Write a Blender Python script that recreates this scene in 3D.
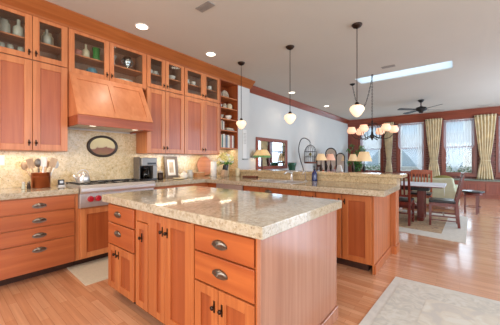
import bpy, bmesh, math, random
from mathutils import Vector, Matrix
C = bpy.context.scene.collection
for o in list(bpy.data.objects): bpy.data.objects.remove(o, do_unlink=True)
PI = math.pi
R_ = random.Random(7)

# ------------------------------------------------------------------ camera
cam = bpy.data.cameras.new('camera'); co = bpy.data.objects.new('camera', cam); C.objects.link(co)
co.location = (0, 0, 1.24); co.rotation_euler = (PI/2, 0, math.radians(39.1))
cam.sensor_width = 36; cam.lens = 36*258/500; cam.shift_y = -2.5/500; cam.clip_start = .05; cam.clip_end = 300
bpy.context.scene.camera = co
# ------------------------------------------------------------------ world
w = bpy.data.worlds.new('overcast_sky'); bpy.context.scene.world = w; w.use_nodes = True
bg = w.node_tree.nodes['Background']; bg.inputs[0].default_value = (.70, .85, 1, 1); bg.inputs[1].default_value = 1.9
# ------------------------------------------------------------------ daylight at the far windows, added fill from back and right
def area(name, loc, rot, sx, sy, power, col, portal=False, spread=PI):
    l = bpy.data.lights.new(name, 'AREA'); l.shape = 'RECTANGLE'; l.size = sx; l.size_y = sy; l.energy = power; l.color = col
    l.spread = spread
    if portal: l.cycles.is_portal = True
    o = bpy.data.objects.new(name, l); C.objects.link(o); o.location = loc; o.rotation_euler = rot; return o
area('back_fill', (.2, -2.62, 1.65), (PI/2, 0, 0), 3.6, 1.9, 170, (1, .98, .96))  # added kitchen fill behind the camera, in a made-up window
area('right_fill', (3.42, 2.2, 1.65), (PI/2, 0, PI/2), 3.4, 1.9, 110, (.78, .88, 1))  # added cool fill from the unseen right side
area('right_fill_far', (3.42, 8.2, 1.65), (PI/2, 0, PI/2), 3.4, 1.9, 240, (.62, .79, 1))  # added fill to brighten the living room from the unseen right
WX = [(-3.35, -2.45), (-1.92, -1.01), (-.48, .42), (.95, 1.85)]
for i, (a, b) in enumerate(WX):
    area('daylight_far_window', ((a+b)/2, 11.95, 1.72), (-PI/2, 0, 0), b-a, 1.9, 24, (.68, .83, 1))
# ------------------------------------------------------------------ exposure
vs = bpy.context.scene.view_settings
vs.view_transform = 'Standard'; vs.look = 'None'; vs.gamma = 1; vs.use_curve_mapping = False; vs.exposure = -0.12

# ================================================================== materials
def S(r, g, b):
    f = lambda c: (c/255/12.92) if c/255 <= .04045 else ((c/255+.055)/1.055)**2.4
    return (f(r), f(g), f(b), 1)
M = {}
def nmat(name):
    m = bpy.data.materials.new(name); m.use_nodes = True
    nt = m.node_tree; b = nt.nodes['Principled BSDF']; return m, nt, b
def plain(name, col, rough=.5, metal=0, noise=.08, nscale=12, coat=0, emit=None, es=0, trans=0):
    m, nt, b = nmat(name)
    n = nt.nodes.new('ShaderNodeTexNoise'); n.inputs['Scale'].default_value = nscale; n.inputs['Detail'].default_value = 4
    tc = nt.nodes.new('ShaderNodeTexCoord'); nt.links.new(tc.outputs['Object'], n.inputs['Vector'])
    r = nt.nodes.new('ShaderNodeValToRGB')
    r.color_ramp.elements[0].position = .3; r.color_ramp.elements[1].position = .7
    r.color_ramp.elements[0].color = (*[c*(1-noise) for c in col[:3]], 1)
    r.color_ramp.elements[1].color = (*[min(1, c*(1+noise)) for c in col[:3]], 1)
    nt.links.new(n.outputs['Fac'], r.inputs['Fac']); nt.links.new(r.outputs['Color'], b.inputs['Base Color'])
    b.inputs['Roughness'].default_value = rough; b.inputs['Metallic'].default_value = metal
    b.inputs['Coat Weight'].default_value = coat; b.inputs['Coat Roughness'].default_value = .12
    if trans: b.inputs['Transmission Weight'].default_value = trans
    if emit: b.inputs['Emission Color'].default_value = emit; b.inputs['Emission Strength'].default_value = es
    M[name] = m; return m
def wood(name, c0, c1, axis='Z', rough=.38, coat=.12, fine=26, blotch=.12):
    m, nt, b = nmat(name)
    tc = nt.nodes.new('ShaderNodeTexCoord'); mp = nt.nodes.new('ShaderNodeMapping')
    sc = [fine]*3; sc['XYZ'.index(axis)] = 1.1; mp.inputs['Scale'].default_value = sc
    n = nt.nodes.new('ShaderNodeTexNoise'); n.inputs['Scale'].default_value = 1; n.inputs['Detail'].default_value = 5; n.inputs['Distortion'].default_value = .6
    n2 = nt.nodes.new('ShaderNodeTexNoise'); n2.inputs['Scale'].default_value = 2.2
    r = nt.nodes.new('ShaderNodeValToRGB'); r.color_ramp.elements[0].position = .28; r.color_ramp.elements[1].position = .72
    r.color_ramp.elements[0].color = c0; r.color_ramp.elements[1].color = c1
    mx = nt.nodes.new('ShaderNodeMix'); mx.data_type = 'RGBA'; mx.blend_type = 'MULTIPLY'; mx.inputs[0].default_value = 1
    r2 = nt.nodes.new('ShaderNodeMapRange'); r2.inputs[1].default_value = .3; r2.inputs[2].default_value = .7; r2.inputs[3].default_value = 1-blotch; r2.inputs[4].default_value = 1
    L = nt.links
    L.new(tc.outputs['Object'], mp.inputs['Vector']); L.new(mp.outputs[0], n.inputs['Vector']); L.new(tc.outputs['Object'], n2.inputs['Vector'])
    L.new(n.outputs['Fac'], r.inputs['Fac']); L.new(n2.outputs['Fac'], r2.inputs[0])
    L.new(r.outputs[0], mx.inputs[6]); L.new(r2.outputs[0], mx.inputs[7]); L.new(mx.outputs[2], b.inputs['Base Color'])
    b.inputs['Roughness'].default_value = rough; b.inputs['Coat Weight'].default_value = coat; b.inputs['Coat Roughness'].default_value = .2
    M[name] = m; return m
# pale frames, redder panels: two cuts of the same fir
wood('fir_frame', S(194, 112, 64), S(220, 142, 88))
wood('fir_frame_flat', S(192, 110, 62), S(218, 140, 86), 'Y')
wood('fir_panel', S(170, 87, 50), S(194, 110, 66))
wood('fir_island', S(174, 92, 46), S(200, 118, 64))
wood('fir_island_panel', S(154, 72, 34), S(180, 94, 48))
wood('fir_drawer_long', S(164, 82, 44), S(192, 108, 60), 'Y', fine=18)
wood('fir_drawer_cross', S(170, 82, 38), S(196, 106, 52), 'X', fine=18)
wood('fir_hood', S(206, 124, 78), S(222, 146, 98), rough=.42, coat=.15, fine=14, blotch=.05)
wood('apron_wood', S(150, 68, 36), S(176, 90, 52), 'Y')
wood('fir_side_sheen', S(168, 110, 84), S(192, 134, 106), 'Z', rough=.27, coat=.7)  # sheen of light on the island end put into this paler, greyer colour
wood('crown_wood', S(158, 84, 38), S(184, 108, 54), 'Y')
wood('cabinet_inside', S(168, 118, 88), S(188, 138, 104))
wood('mahogany', S(116, 48, 32), S(150, 72, 50), 'Z', rough=.35)
wood('mahogany_long', S(122, 54, 36), S(156, 78, 54), 'X', rough=.35)
wood('mahogany_run', S(122, 54, 36), S(156, 78, 54), 'Y', rough=.35)
wood('chair_wood', S(88, 26, 20), S(122, 44, 32), 'Z', rough=.3)
wood('chair_wood_orange', S(158, 72, 38), S(190, 96, 54), 'Z', rough=.3)
wood('spoon_wood', S(172, 140, 110), S(202, 172, 140), 'Z', rough=.6, coat=0)
wood('board_wood', S(92, 46, 30), S(124, 66, 42), 'X', rough=.45)
wood('plate_wood', S(184, 118, 86), S(206, 142, 108), 'Y', rough=.35, fine=14)
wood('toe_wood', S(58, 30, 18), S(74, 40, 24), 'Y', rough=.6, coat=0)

def granite(name, base, mid, dark, scale=1, rough=.12, spk=.38):
    m, nt, b = nmat(name); L = nt.links
    tc = nt.nodes.new('ShaderNodeTexCoord')
    def noise(s, d=6, dist=.4):
        n = nt.nodes.new('ShaderNodeTexNoise'); n.inputs['Scale'].default_value = s*scale; n.inputs['Detail'].default_value = d
        n.inputs['Distortion'].default_value = dist; n.inputs['Roughness'].default_value = .68
        L.new(tc.outputs['Object'], n.inputs['Vector']); return n
    n1 = noise(38); n2 = noise(85, 4); n3 = noise(3.5, 3, 1.2)
    r1 = nt.nodes.new('ShaderNodeValToRGB'); e = r1.color_ramp.elements
    e[0].position = .36; e[0].color = mid; e[1].position = .56; e[1].color = base
    L.new(n1.outputs['Fac'], r1.inputs['Fac'])
    r2 = nt.nodes.new('ShaderNodeValToRGB'); e = r2.color_ramp.elements
    e[0].position = spk; e[0].color = (1, 1, 1, 1); e[1].position = spk+.09; e[1].color = (0, 0, 0, 1)
    L.new(n2.outputs['Fac'], r2.inputs['Fac'])
    mx = nt.nodes.new('ShaderNodeMix'); mx.data_type = 'RGBA'; L.new(r2.outputs[0], mx.inputs[0]); L.new(r1.outputs[0], mx.inputs[6]); mx.inputs[7].default_value = dark
    r3 = nt.nodes.new('ShaderNodeMapRange'); r3.inputs[1].default_value = .35; r3.inputs[2].default_value = .65; r3.inputs[3].default_value = .86; r3.inputs[4].default_value = 1.05
    L.new(n3.outputs['Fac'], r3.inputs[0])
    m2 = nt.nodes.new('ShaderNodeMix'); m2.data_type = 'RGBA'; m2.blend_type = 'MULTIPLY'; m2.inputs[0].default_value = 1
    L.new(mx.outputs[2], m2.inputs[6]); L.new(r3.outputs[0], m2.inputs[7]); L.new(m2.outputs[2], b.inputs['Base Color'])
    b.inputs['Roughness'].default_value = rough
    M[name] = m; return m
granite('granite_top', S(200, 187, 164), S(176, 157, 128), S(126, 106, 88), rough=.07, spk=.34)
granite('granite_splash', S(228, 206, 166), S(206, 176, 128), S(150, 126, 98), .8, .22, .33)
granite('granite_ledge', S(214, 190, 150), S(188, 158, 116), S(122, 100, 76), .9, .15, .35)

def floor_mat():
    m, nt, b = nmat('floor_oak'); L = nt.links
    tc = nt.nodes.new('ShaderNodeTexCoord')
    br = nt.nodes.new('ShaderNodeTexBrick'); L.new(tc.outputs['Object'], br.inputs['Vector'])
    for k, v in (('Scale', 1), ('Brick Width', .5), ('Row Height', .058), ('Mortar Size', .0012), ('Bias', 0.0)): br.inputs[k].default_value = v
    br.offset = .37; br.offset_frequency = 2
    br.inputs['Color1'].default_value = S(218, 164, 126); br.inputs['Color2'].default_value = S(198, 138, 100); br.inputs['Mortar'].default_value = S(176, 118, 84)
    mp = nt.nodes.new('ShaderNodeMapping'); mp.inputs['Scale'].default_value = (2, 40, 40); L.new(tc.outputs['Object'], mp.inputs['Vector'])
    n = nt.nodes.new('ShaderNodeTexNoise'); n.inputs['Scale'].default_value = 1; n.inputs['Detail'].default_value = 5; L.new(mp.outputs[0], n.inputs['Vector'])
    r = nt.nodes.new('ShaderNodeMapRange'); r.inputs[1].default_value = .3; r.inputs[2].default_value = .7; r.inputs[3].default_value = .84; r.inputs[4].default_value = 1.06; L.new(n.outputs['Fac'], r.inputs[0])
    mx = nt.nodes.new('ShaderNodeMix'); mx.data_type = 'RGBA'; mx.blend_type = 'MULTIPLY'; mx.inputs[0].default_value = 1
    L.new(br.outputs['Color'], mx.inputs[6]); L.new(r.outputs[0], mx.inputs[7]); L.new(mx.outputs[2], b.inputs['Base Color'])
    b.inputs['Roughness'].default_value = .24; b.inputs['Coat Weight'].default_value = .6; b.inputs['Coat Roughness'].default_value = .12
    M['floor_oak'] = m
floor_mat()
def brick_mat(name, c1, c2, mort, bw=.2, rh=.067):
    m, nt, b = nmat(name); L = nt.links
    tc = nt.nodes.new('ShaderNodeTexCoord'); mp = nt.nodes.new('ShaderNodeMapping'); mp.inputs['Rotation'].default_value = (PI/2, 0, 0)
    L.new(tc.outputs['Object'], mp.inputs['Vector'])
    br = nt.nodes.new('ShaderNodeTexBrick'); L.new(mp.outputs[0], br.inputs['Vector'])
    for k, v in (('Scale', 1), ('Brick Width', bw), ('Row Height', rh), ('Mortar Size', rh*.14)): br.inputs[k].default_value = v
    br.inputs['Color1'].default_value = c1; br.inputs['Color2'].default_value = c2; br.inputs['Mortar'].default_value = mort
    L.new(br.outputs['Color'], b.inputs['Base Color']); b.inputs['Roughness'].default_value = .85; M[name] = m
brick_mat('brick_red', S(126, 66, 54), S(96, 52, 48), S(150, 124, 116))
brick_mat('brick_pale', S(206, 196, 188), S(190, 178, 170), S(214, 210, 204), .4, .14)
def rug_mat(name, c0, c1, c2, scale=5):
    m, nt, b = nmat(name); L = nt.links
    tc = nt.nodes.new('ShaderNodeTexCoord'); v = nt.nodes.new('ShaderNodeTexNoise'); v.inputs['Scale'].default_value = scale; v.inputs['Detail'].default_value = 3; v.inputs['Distortion'].default_value = 2.4
    L.new(tc.outputs['Object'], v.inputs['Vector'])
    r = nt.nodes.new('ShaderNodeValToRGB'); e = r.color_ramp.elements; e[0].position = .38; e[0].color = c0; e[1].position = .62; e[1].color = c1
    x = e.new(.5); x.color = c2
    L.new(v.outputs['Fac'], r.inputs['Fac']); L.new(r.outputs[0], b.inputs['Base Color']); b.inputs['Roughness'].default_value = .95; M[name] = m
rug_mat('rug_field', S(214, 210, 200), S(196, 190, 182), S(208, 200, 186), 4)
rug_mat('rug_border', S(208, 204, 196), S(190, 186, 178), S(202, 196, 184), 9)
plain('rug_edge', S(205, 200, 192), .95)
rug_mat('dining_field', S(176, 140, 104), S(150, 120, 96), S(186, 158, 124), 6)
plain('dining_border', S(206, 198, 186), .95, noise=.06, nscale=18)
plain('mat_cloth', S(204, 192, 170), .95, noise=.05, nscale=60)
plain('ceiling_paint', S(204, 200, 190), .9, noise=.015, nscale=1)
plain('wall_paint', S(212, 212, 208), .85, noise=.02, nscale=2)
plain('wall_paint_warm', S(214, 205, 192), .85, noise=.02, nscale=2)
plain('steel', S(206, 200, 196), .42, .75, noise=.05, nscale=30)
plain('steel_bright', S(226, 222, 218), .3, .8, noise=.03)
plain('frame_grey', S(118, 106, 96), .5, noise=.15, nscale=40)
plain('appliance_grey', S(140, 134, 128), .4, .6)
plain('pewter', S(132, 122, 112), .4, 1, noise=.15, nscale=40)
plain('bronze', S(62, 48, 40), .38, .9, noise=.15)
plain('iron', S(52, 46, 44), .5, .7)
plain('iron_black', S(30, 28, 28), .5, .2)
plain('black_plastic', S(30, 28, 28), .35)
plain('copper', S(168, 96, 62), .3, 1, noise=.2, nscale=6)
plain('red_knob', S(176, 24, 40), .3, coat=.4)
plain('china', S(228, 220, 206), .25, coat=.3, noise=.04)
plain('china_grey', S(186, 184, 176), .3, noise=.1)
plain('white', S(232, 230, 226), .6, noise=.02)
plain('paper', S(240, 236, 230), .9, noise=.02)
plain('cloth_white', S(222, 224, 232), .9, noise=.04)
plain('cushion_white', S(226, 222, 214), .9, noise=.04)
plain('pink_pot', S(196, 122, 104), .4, noise=.15)
plain('cream_vase', S(216, 200, 164), .4, noise=.1)
plain('green_glass', S(70, 150, 66), .15, trans=.3)
plain('green_vase', S(34, 84, 62), .2, coat=.4)
plain('blue_pot', S(86, 132, 148), .35, noise=.25, nscale=25)
plain('pale_glass', S(212, 210, 190), .15, trans=.15)
plain('silver', S(176, 174, 170), .25, 1)
plain('teal', S(70, 110, 104), .4)
plain('basket', S(188, 132, 86), .8, noise=.25, nscale=50)
plain('terracotta', S(170, 96, 64), .8)
plain('leaf', S(96, 150, 66), .55, noise=.35, nscale=20)
plain('leaf_dark', S(44, 92, 48), .55, noise=.35, nscale=20)
plain('flower_cream', S(232, 222, 150), .7, noise=.12, nscale=30)
plain('flower_white', S(238, 234, 214), .7, noise=.06, nscale=30)
plain('blue_glass', S(24, 40, 96), .15, coat=.4)
plain('olive_cushion', S(132, 122, 66), .9, noise=.15)
plain('sofa_green', S(192, 194, 166), .9, noise=.06)
plain('seat_black', S(34, 34, 40), .35, coat=.2)
plain('curtain_gold', S(226, 208, 170), .75, noise=.2, nscale=6)
plain('stone_sill', S(122, 126, 112), .5, noise=.12)
plain('painting_frame', S(58, 44, 34), .4, .2)
plain('book_white', S(226, 218, 206), .6); plain('book_cream', S(208, 190, 160), .6); plain('book_blue', S(96, 116, 140), .6)
plain('book_red', S(164, 62, 48), .6); plain('book_brown', S(120, 80, 56), .6); plain('book_grey', S(150, 146, 140), .6); plain('book_teal', S(90, 130, 124), .6)
plain('bark', S(110, 98, 88), .9, noise=.3)
plain('ground', S(168, 166, 158), .95)
plain('bush', S(96, 122, 84), .8, noise=.3, nscale=4)
plain('outside_pane', S(168, 180, 190), .2)
plain('plate_pattern', S(196, 182, 158), .3, noise=.45, nscale=24)
plain('shade_cream', S(238, 206, 160), .8, noise=.03, emit=S(255, 205, 150), es=.28)
plain('shade_pink', S(236, 186, 160), .8, noise=.03, emit=S(255, 180, 150), es=.22)
plain('pendant_glass', S(244, 226, 204), .45, noise=.12, nscale=22, emit=S(255, 214, 172), es=1.0)
plain('tulip_glass', S(244, 214, 190), .45, noise=.1, nscale=30, emit=S(255, 190, 150), es=.9)
plain('hood_disc', S(255, 244, 226), .5, emit=S(255, 240, 216), es=1.2)
plain('lamp_disc', S(255, 244, 226), .5, emit=S(255, 240, 216), es=6)
plain('tiffany_top', S(240, 206, 150), .4, noise=.25, nscale=22, emit=S(246, 186, 112), es=.3)
plain('tiffany_green', S(110, 150, 92), .4, noise=.3, nscale=30, emit=S(120, 170, 96), es=.15)
plain('art_paper', S(190, 172, 150), .7, noise=.25, nscale=9)
def simple(name, build):
    m = bpy.data.materials.new(name); m.use_nodes = True; nt = m.node_tree; nt.nodes.remove(nt.nodes['Principled BSDF'])
    build(nt, nt.nodes['Material Output']); M[name] = m
def _pane(nt, out, k=.12, tint=(.95, .97, .96, 1)):
    t = nt.nodes.new('ShaderNodeBsdfTransparent'); t.inputs[0].default_value = tint
    g = nt.nodes.new('ShaderNodeBsdfGlossy'); g.inputs['Roughness'].default_value = .03
    ge = nt.nodes.new('ShaderNodeNewGeometry'); dt = nt.nodes.new('ShaderNodeVectorMath'); dt.operation = 'DOT_PRODUCT'
    nt.links.new(ge.outputs['Incoming'], dt.inputs[0]); nt.links.new(ge.outputs['Normal'], dt.inputs[1])
    last = dt.outputs['Value']
    for op, v in (('ABSOLUTE', None), ('SUBTRACT', 1), ('POWER', 4), ('MULTIPLY_ADD', .85)):
        mm = nt.nodes.new('ShaderNodeMath'); mm.operation = op
        if op == 'SUBTRACT': mm.inputs[0].default_value = 1; nt.links.new(last, mm.inputs[1])
        else:
            nt.links.new(last, mm.inputs[0])
            if v: mm.inputs[1].default_value = v
            if op == 'MULTIPLY_ADD': mm.inputs[2].default_value = .035
        last = mm.outputs[0]
    f = mm
    x = nt.nodes.new('ShaderNodeMixShader'); nt.links.new(f.outputs[0], x.inputs[0]); nt.links.new(t.outputs[0], x.inputs[1]); nt.links.new(g.outputs[0], x.inputs[2]); nt.links.new(x.outputs[0], out.inputs[0])
simple('pane', _pane)
def _frost(nt, out):
    t = nt.nodes.new('ShaderNodeBsdfTransparent'); t.inputs[0].default_value = (.9, .93, .95, 1)
    l = nt.nodes.new('ShaderNodeBsdfTranslucent'); l.inputs[0].default_value = (.92, .95, .96, 1)
    x = nt.nodes.new('ShaderNodeMixShader'); x.inputs[0].default_value = .7; nt.links.new(t.outputs[0], x.inputs[1]); nt.links.new(l.outputs[0], x.inputs[2]); nt.links.new(x.outputs[0], out.inputs[0])
simple('frosted_pane', _frost)
def _sheer(nt, out):
    t = nt.nodes.new('ShaderNodeBsdfTransparent'); d = nt.nodes.new('ShaderNodeBsdfDiffuse'); d.inputs[0].default_value = (.86, .9, .96, 1)
    l = nt.nodes.new('ShaderNodeBsdfTranslucent'); l.inputs[0].default_value = (.86, .9, .96, 1)
    a = nt.nodes.new('ShaderNodeMixShader'); a.inputs[0].default_value = .6; nt.links.new(d.outputs[0], a.inputs[1]); nt.links.new(l.outputs[0], a.inputs[2])
    x = nt.nodes.new('ShaderNodeMixShader'); x.inputs[0].default_value = .28; nt.links.new(t.outputs[0], x.inputs[1]); nt.links.new(a.outputs[0], x.inputs[2]); nt.links.new(x.outputs[0], out.inputs[0])
simple('sheer', _sheer)
def _mir(nt, out):
    g = nt.nodes.new('ShaderNodeBsdfGlossy'); g.inputs[0].default_value = (.70, .73, .77, 1); g.inputs['Roughness'].default_value = .02; nt.links.new(g.outputs[0], out.inputs[0])
simple('mirror_glass', _mir)
def _carafe(nt, out): _pane(nt, out, tint=(.35, .3, .26, 1))
simple('dark_glass', _carafe)
def picture_mat():   # small oval landscape: sky, hills, grass
    m, nt, b = nmat('landscape_picture'); L = nt.links
    tc = nt.nodes.new('ShaderNodeTexCoord'); sp = nt.nodes.new('ShaderNodeSeparateXYZ'); L.new(tc.outputs['Object'], sp.inputs[0])
    n = nt.nodes.new('ShaderNodeTexNoise'); n.inputs['Scale'].default_value = 12; L.new(tc.outputs['Object'], n.inputs['Vector'])
    ma = nt.nodes.new('ShaderNodeMath'); ma.operation = 'MULTIPLY_ADD'; ma.inputs[1].default_value = .12; L.new(n.outputs['Fac'], ma.inputs[0]); L.new(sp.outputs['Z'], ma.inputs[2])
    mr = nt.nodes.new('ShaderNodeMapRange'); mr.inputs[1].default_value = .05; mr.inputs[2].default_value = .32; L.new(ma.outputs[0], mr.inputs[0])
    r = nt.nodes.new('ShaderNodeValToRGB'); e = r.color_ramp.elements; e[0].position = 0; e[0].color = S(104, 112, 52); e[1].position = 1; e[1].color = S(230, 214, 160)
    for p, c in ((.3, S(150, 104, 70)), (.5, S(140, 88, 70)), (.58, S(214, 196, 150))): x = e.new(p); x.color = c
    L.new(mr.outputs[0], r.inputs['Fac']); L.new(r.outputs[0], b.inputs['Base Color']); b.inputs['Roughness'].default_value = .5; M['landscape_picture'] = m
picture_mat()

# ================================================================== mesh tools
ORG = {}
class MB:
    def __init__(self): self.bm = bmesh.new()
    def box(self, x0, x1, y0, y1, z0, z1, rot=None, piv=None):
        vs = [Vector((x, y, z)) for x in (x0, x1) for y in (y0, y1) for z in (z0, z1)]
        if rot is not None:
            c = Vector(piv) if piv else Vector(((x0+x1)/2, (y0+y1)/2, (z0+z1)/2)); vs = [rot @ (v-c) + c for v in vs]
        v = [self.bm.verts.new(p) for p in vs]
        for f in ((0, 1, 3, 2), (4, 6, 7, 5), (0, 4, 5, 1), (2, 3, 7, 6), (0, 2, 6, 4), (1, 5, 7, 3)): self.bm.faces.new([v[i] for i in f])
        return self
    def ring(self, pts): return [self.bm.verts.new(p) for p in pts]
    def skin(self, rings, cap0=True, cap1=True, smooth=True, closed=True):
        for a, b in zip(rings, rings[1:]):
            n = len(a)
            for i in range(n if closed else n-1):
                j = (i+1) % n
                f = self.bm.faces.new((a[i], a[j], b[j], b[i])); f.smooth = smooth
        if cap0 and len(rings[0]) > 2: self.bm.faces.new(rings[0][::-1])
        if cap1 and len(rings[-1]) > 2: self.bm.faces.new(rings[-1])
        return self
    def lathe(self, prof, c=(0, 0, 0), seg=20, axis='Z', cap0=True, cap1=True, sx=1, sy=1, wob=None):
        rings = []; c = Vector(c)
        for r, h in prof:
            pts = []
            for i in range(seg):
                a = 2*PI*i/seg; rr = max(r, .0004)*(1+(wob(a, h) if wob else 0)); u, v = rr*math.cos(a)*sx, rr*math.sin(a)*sy
                p = {'Z': (u, v, h), 'X': (h, u, v), 'Y': (u, -h, v)}[axis]     # 'Y': h grows towards -Y
                pts.append(c+Vector(p))
            rings.append(self.ring(pts))
        return self.skin(rings, cap0, cap1)
    def tube(self, pts, r, seg=8, r1=None):
        pts = [Vector(p) for p in pts]; rings = []; n = len(pts); up = Vector((0, 0, 1)); prev = None
        for i, p in enumerate(pts):
            t = (pts[min(i+1, n-1)]-pts[max(i-1, 0)]).normalized()
            if prev is None: a = t.cross(up if abs(t.z) < .95 else Vector((1, 0, 0))).normalized()
            else: a = (prev-t*prev.dot(t)).normalized()
            prev = a; b = t.cross(a); rr = r if r1 is None else r+(r1-r)*i/(n-1)
            rings.append(self.ring([p+(a*math.cos(2*PI*k/seg)+b*math.sin(2*PI*k/seg))*rr for k in range(seg)]))
        return self.skin(rings)
    def prism(self, poly, axis, a0, a1, smooth=False):
        # poly of 2D points in the other two axes (order XYZ without axis)
        def P(u, v, a): return {'X': (a, u, v), 'Y': (u, a, v), 'Z': (u, v, a)}[axis]
        A = self.ring([P(u, v, a0) for u, v in poly]); B = self.ring([P(u, v, a1) for u, v in poly])
        self.skin([A, B], smooth=smooth); return self
    def hexa(self, p):   # 8 points: bottom 4, top 4 (matching order)
        A = self.ring(p[:4]); B = self.ring(p[4:]); self.skin([A, B], smooth=False); return self
    def sphere(self, c, r, seg=14, n=8, sx=1, sy=1, sz=1):
        return self.lathe([(r*math.sin(PI*i/n), -r*sz*math.cos(PI*i/n)) for i in range(n+1)], c, seg, sx=sx, sy=sy)
    def torus(self, c, R, r, plane='YZ', seg=28, s2=8, su=1, sv=1, a0=0, a1=2*PI):
        full = abs(a1-a0-2*PI) < 1e-6; rings = []
        for i in range(seg if full else seg+1):
            a = a0+(a1-a0)*i/seg; ring = []
            for k in range(s2):
                b = 2*PI*k/s2; u = (R*su+r*math.cos(b))*math.cos(a); v = (R*sv+r*math.cos(b))*math.sin(a); h = r*math.sin(b)
                ring.append(Vector(c)+Vector({'YZ': (h, u, v), 'XZ': (u, h, v), 'XY': (u, v, h)}[plane]))
            rings.append(self.ring(ring))
        if full: rings.append(rings[0])
        return self.skin(rings, not full, not full)
    def leaf(self, p, d, l, w, droop=.2):
        p = Vector(p); d = Vector(d).normalized(); s = d.cross(Vector((0, 0, 1)));
        if s.length < .01: s = Vector((1, 0, 0))
        s.normalize(); n = s.cross(d)
        q = [p, p+d*l*.35+s*w/2-n*w*.15, p+d*l*.35-s*w/2-n*w*.15, p+d*l-Vector((0, 0, droop*l)), p+d*l*.4+n*w*.05]
        v = self.ring(q)
        for f in ((0, 1, 4), (0, 4, 2), (1, 3, 4), (4, 3, 2)): self.bm.faces.new([v[i] for i in f]).smooth = True
        return self
    def build(self, name, mat, parent=None, bevel=0, org=None, seg=1, solid=0):
        bm = self.bm; bmesh.ops.recalc_face_normals(bm, faces=bm.faces)
        if parent is not None:
            r = parent
            while r.parent: r = r.parent
            o0 = ORG[r.name]
        else:
            if org is None:
                xs = [v.co for v in bm.verts]; lo = [min(c[i] for c in xs) for i in range(3)]; hi = [max(c[i] for c in xs) for i in range(3)]
                org = ((lo[0]+hi[0])/2, (lo[1]+hi[1])/2, lo[2])
            o0 = Vector(org)
        for v in bm.verts: v.co -= o0
        me = bpy.data.meshes.new(name); bm.to_mesh(me); bm.free()
        o = bpy.data.objects.new(name, me); C.objects.link(o)
        me.materials.append(M[mat] if isinstance(mat, str) else mat)
        if parent is not None: o.parent = parent
        else: o.location = o0; ORG[o.name] = Vector(o0)
        if solid: s = o.modifiers.new('solid', 'SOLIDIFY'); s.thickness = solid; s.offset = 0
        if bevel:
            b = o.modifiers.new('bevel', 'BEVEL'); b.width = bevel; b.segments = seg; b.limit_method = 'ANGLE'
        return o
def tag(o, label, cat, group=None, kind=None):
    if label: o['label'] = label
    if cat: o['category'] = cat
    if group: o['group'] = group
    if kind: o['kind'] = kind
    return o
def thing(name, label, cat, loc, group=None):
    o = bpy.data.objects.new(name, None); C.objects.link(o); o.location = loc; o.empty_display_size = .05; ORG[o.name] = Vector(loc)
    return tag(o, label, cat, group)
def struct(mb, name, mat, parent=None, bevel=0, label=None):
    o = mb.build(name, mat, parent, bevel, org=(0, 0, 0) if parent is None else None)
    if parent is None: o['kind'] = 'structure'
    if label: o['label'] = label
    return o
def dup(root, loc, rz=None, label=None, group=None):
    r = root.copy(); C.objects.link(r); r.location = loc
    if rz is not None: r.rotation_euler = (0, 0, rz)
    if label: r['label'] = label
    if group: r['group'] = group
    for ch in list(root.children):
        c = ch.copy(); C.objects.link(c); c.parent = r
        for g in list(ch.children):
            d = g.copy(); C.objects.link(d); d.parent = c
    return r
def point(name, loc, power, col, r=.05):
    l = bpy.data.lights.new(name, 'POINT'); l.energy = power; l.color = col; l.shadow_soft_size = r
    o = bpy.data.objects.new(name, l); C.objects.link(o); o.location = loc; return o
def spot(name, loc, power, col, ang=2.4):
    l = bpy.data.lights.new(name, 'SPOT'); l.energy = power; l.color = col; l.shadow_soft_size = .06; l.spot_size = ang; l.spot_blend = .8
    o = bpy.data.objects.new(name, l); C.objects.link(o); o.location = loc; return o

# ================================================================== room shell
CZ = 2.98; XL = -3.98; XV = -3.85; YW = 11.65; XR = 3.5; YB = -2.6
struct(MB().box(-4.3, XR+.15, YB-.2, YW+.35, -.1, 0), 'floor', 'floor_oak')
SK = (-1.75, -.1, 5.73, 6.22)    # skylight opening
c = MB()
c.box(-4.3, SK[0], YB-.2, YW+.35, CZ, CZ+.1).box(SK[1], XR+.15, YB-.2, YW+.35, CZ, CZ+.1)
c.box(SK[0], SK[1], YB-.2, SK[2], CZ, CZ+.1).box(SK[0], SK[1], SK[3], YW+.35, CZ, CZ+.1)
struct(c, 'ceiling', 'ceiling_paint')
sh = MB()
for (a, b, p, q) in ((SK[0]-.03, SK[0], SK[2]-.03, SK[3]+.03), (SK[1], SK[1]+.03, SK[2]-.03, SK[3]+.03), (SK[0], SK[1], SK[2]-.03, SK[2]), (SK[0], SK[1], SK[3], SK[3]+.03)): sh.box(a, b, p, q, CZ+.1, CZ+.12)
sk = struct(sh, 'window_5', 'white')
struct(MB().box(SK[0], SK[1], SK[2], SK[3], CZ+.012, CZ+.018), 'skylight_pane', 'frosted_pane', sk)
# left wall: kitchen stretch, pilaster beside the bookshelf, living stretch
c = MB(); c.box(-4.3, XL, YB-.2, 4.09, 0, CZ).box(-4.3, -3.65, 4.09, 4.48, 0, CZ).box(-4.3, XV, 4.48, YW+.35, 0, CZ)
struct(c, 'wall_left', 'wall_paint')
struct(MB().box(-4.3, -1.7, YB-.2, YB, 0, CZ).box(2.1, XR+.15, YB-.2, YB, 0, CZ).box(-1.7, 2.1, YB-.2, YB, 0, .7).box(-1.7, 2.1, YB-.2, YB, 2.6, CZ), 'wall_back', 'wall_paint_warm')  # unseen wall, opening put in so the sky lights the room
c = MB()
for a, b in ((YB-.2, .4), (4.0, 6.4), (10.0, YW+.35)): c.box(XR, XR+.15, a, b, 0, CZ)
for a, b in ((.4, 4.0), (6.4, 10.0)): c.box(XR, XR+.15, a, b, 0, .7).box(XR, XR+.15, a, b, 2.6, CZ)  # unseen openings put in to let light enter from the right
struct(c, 'wall_right', 'wall_paint_warm')
ZS, ZT = .70, 2.70
c = MB(); xs = [-4.3]
for a, b in WX: xs += [a, b]
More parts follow.
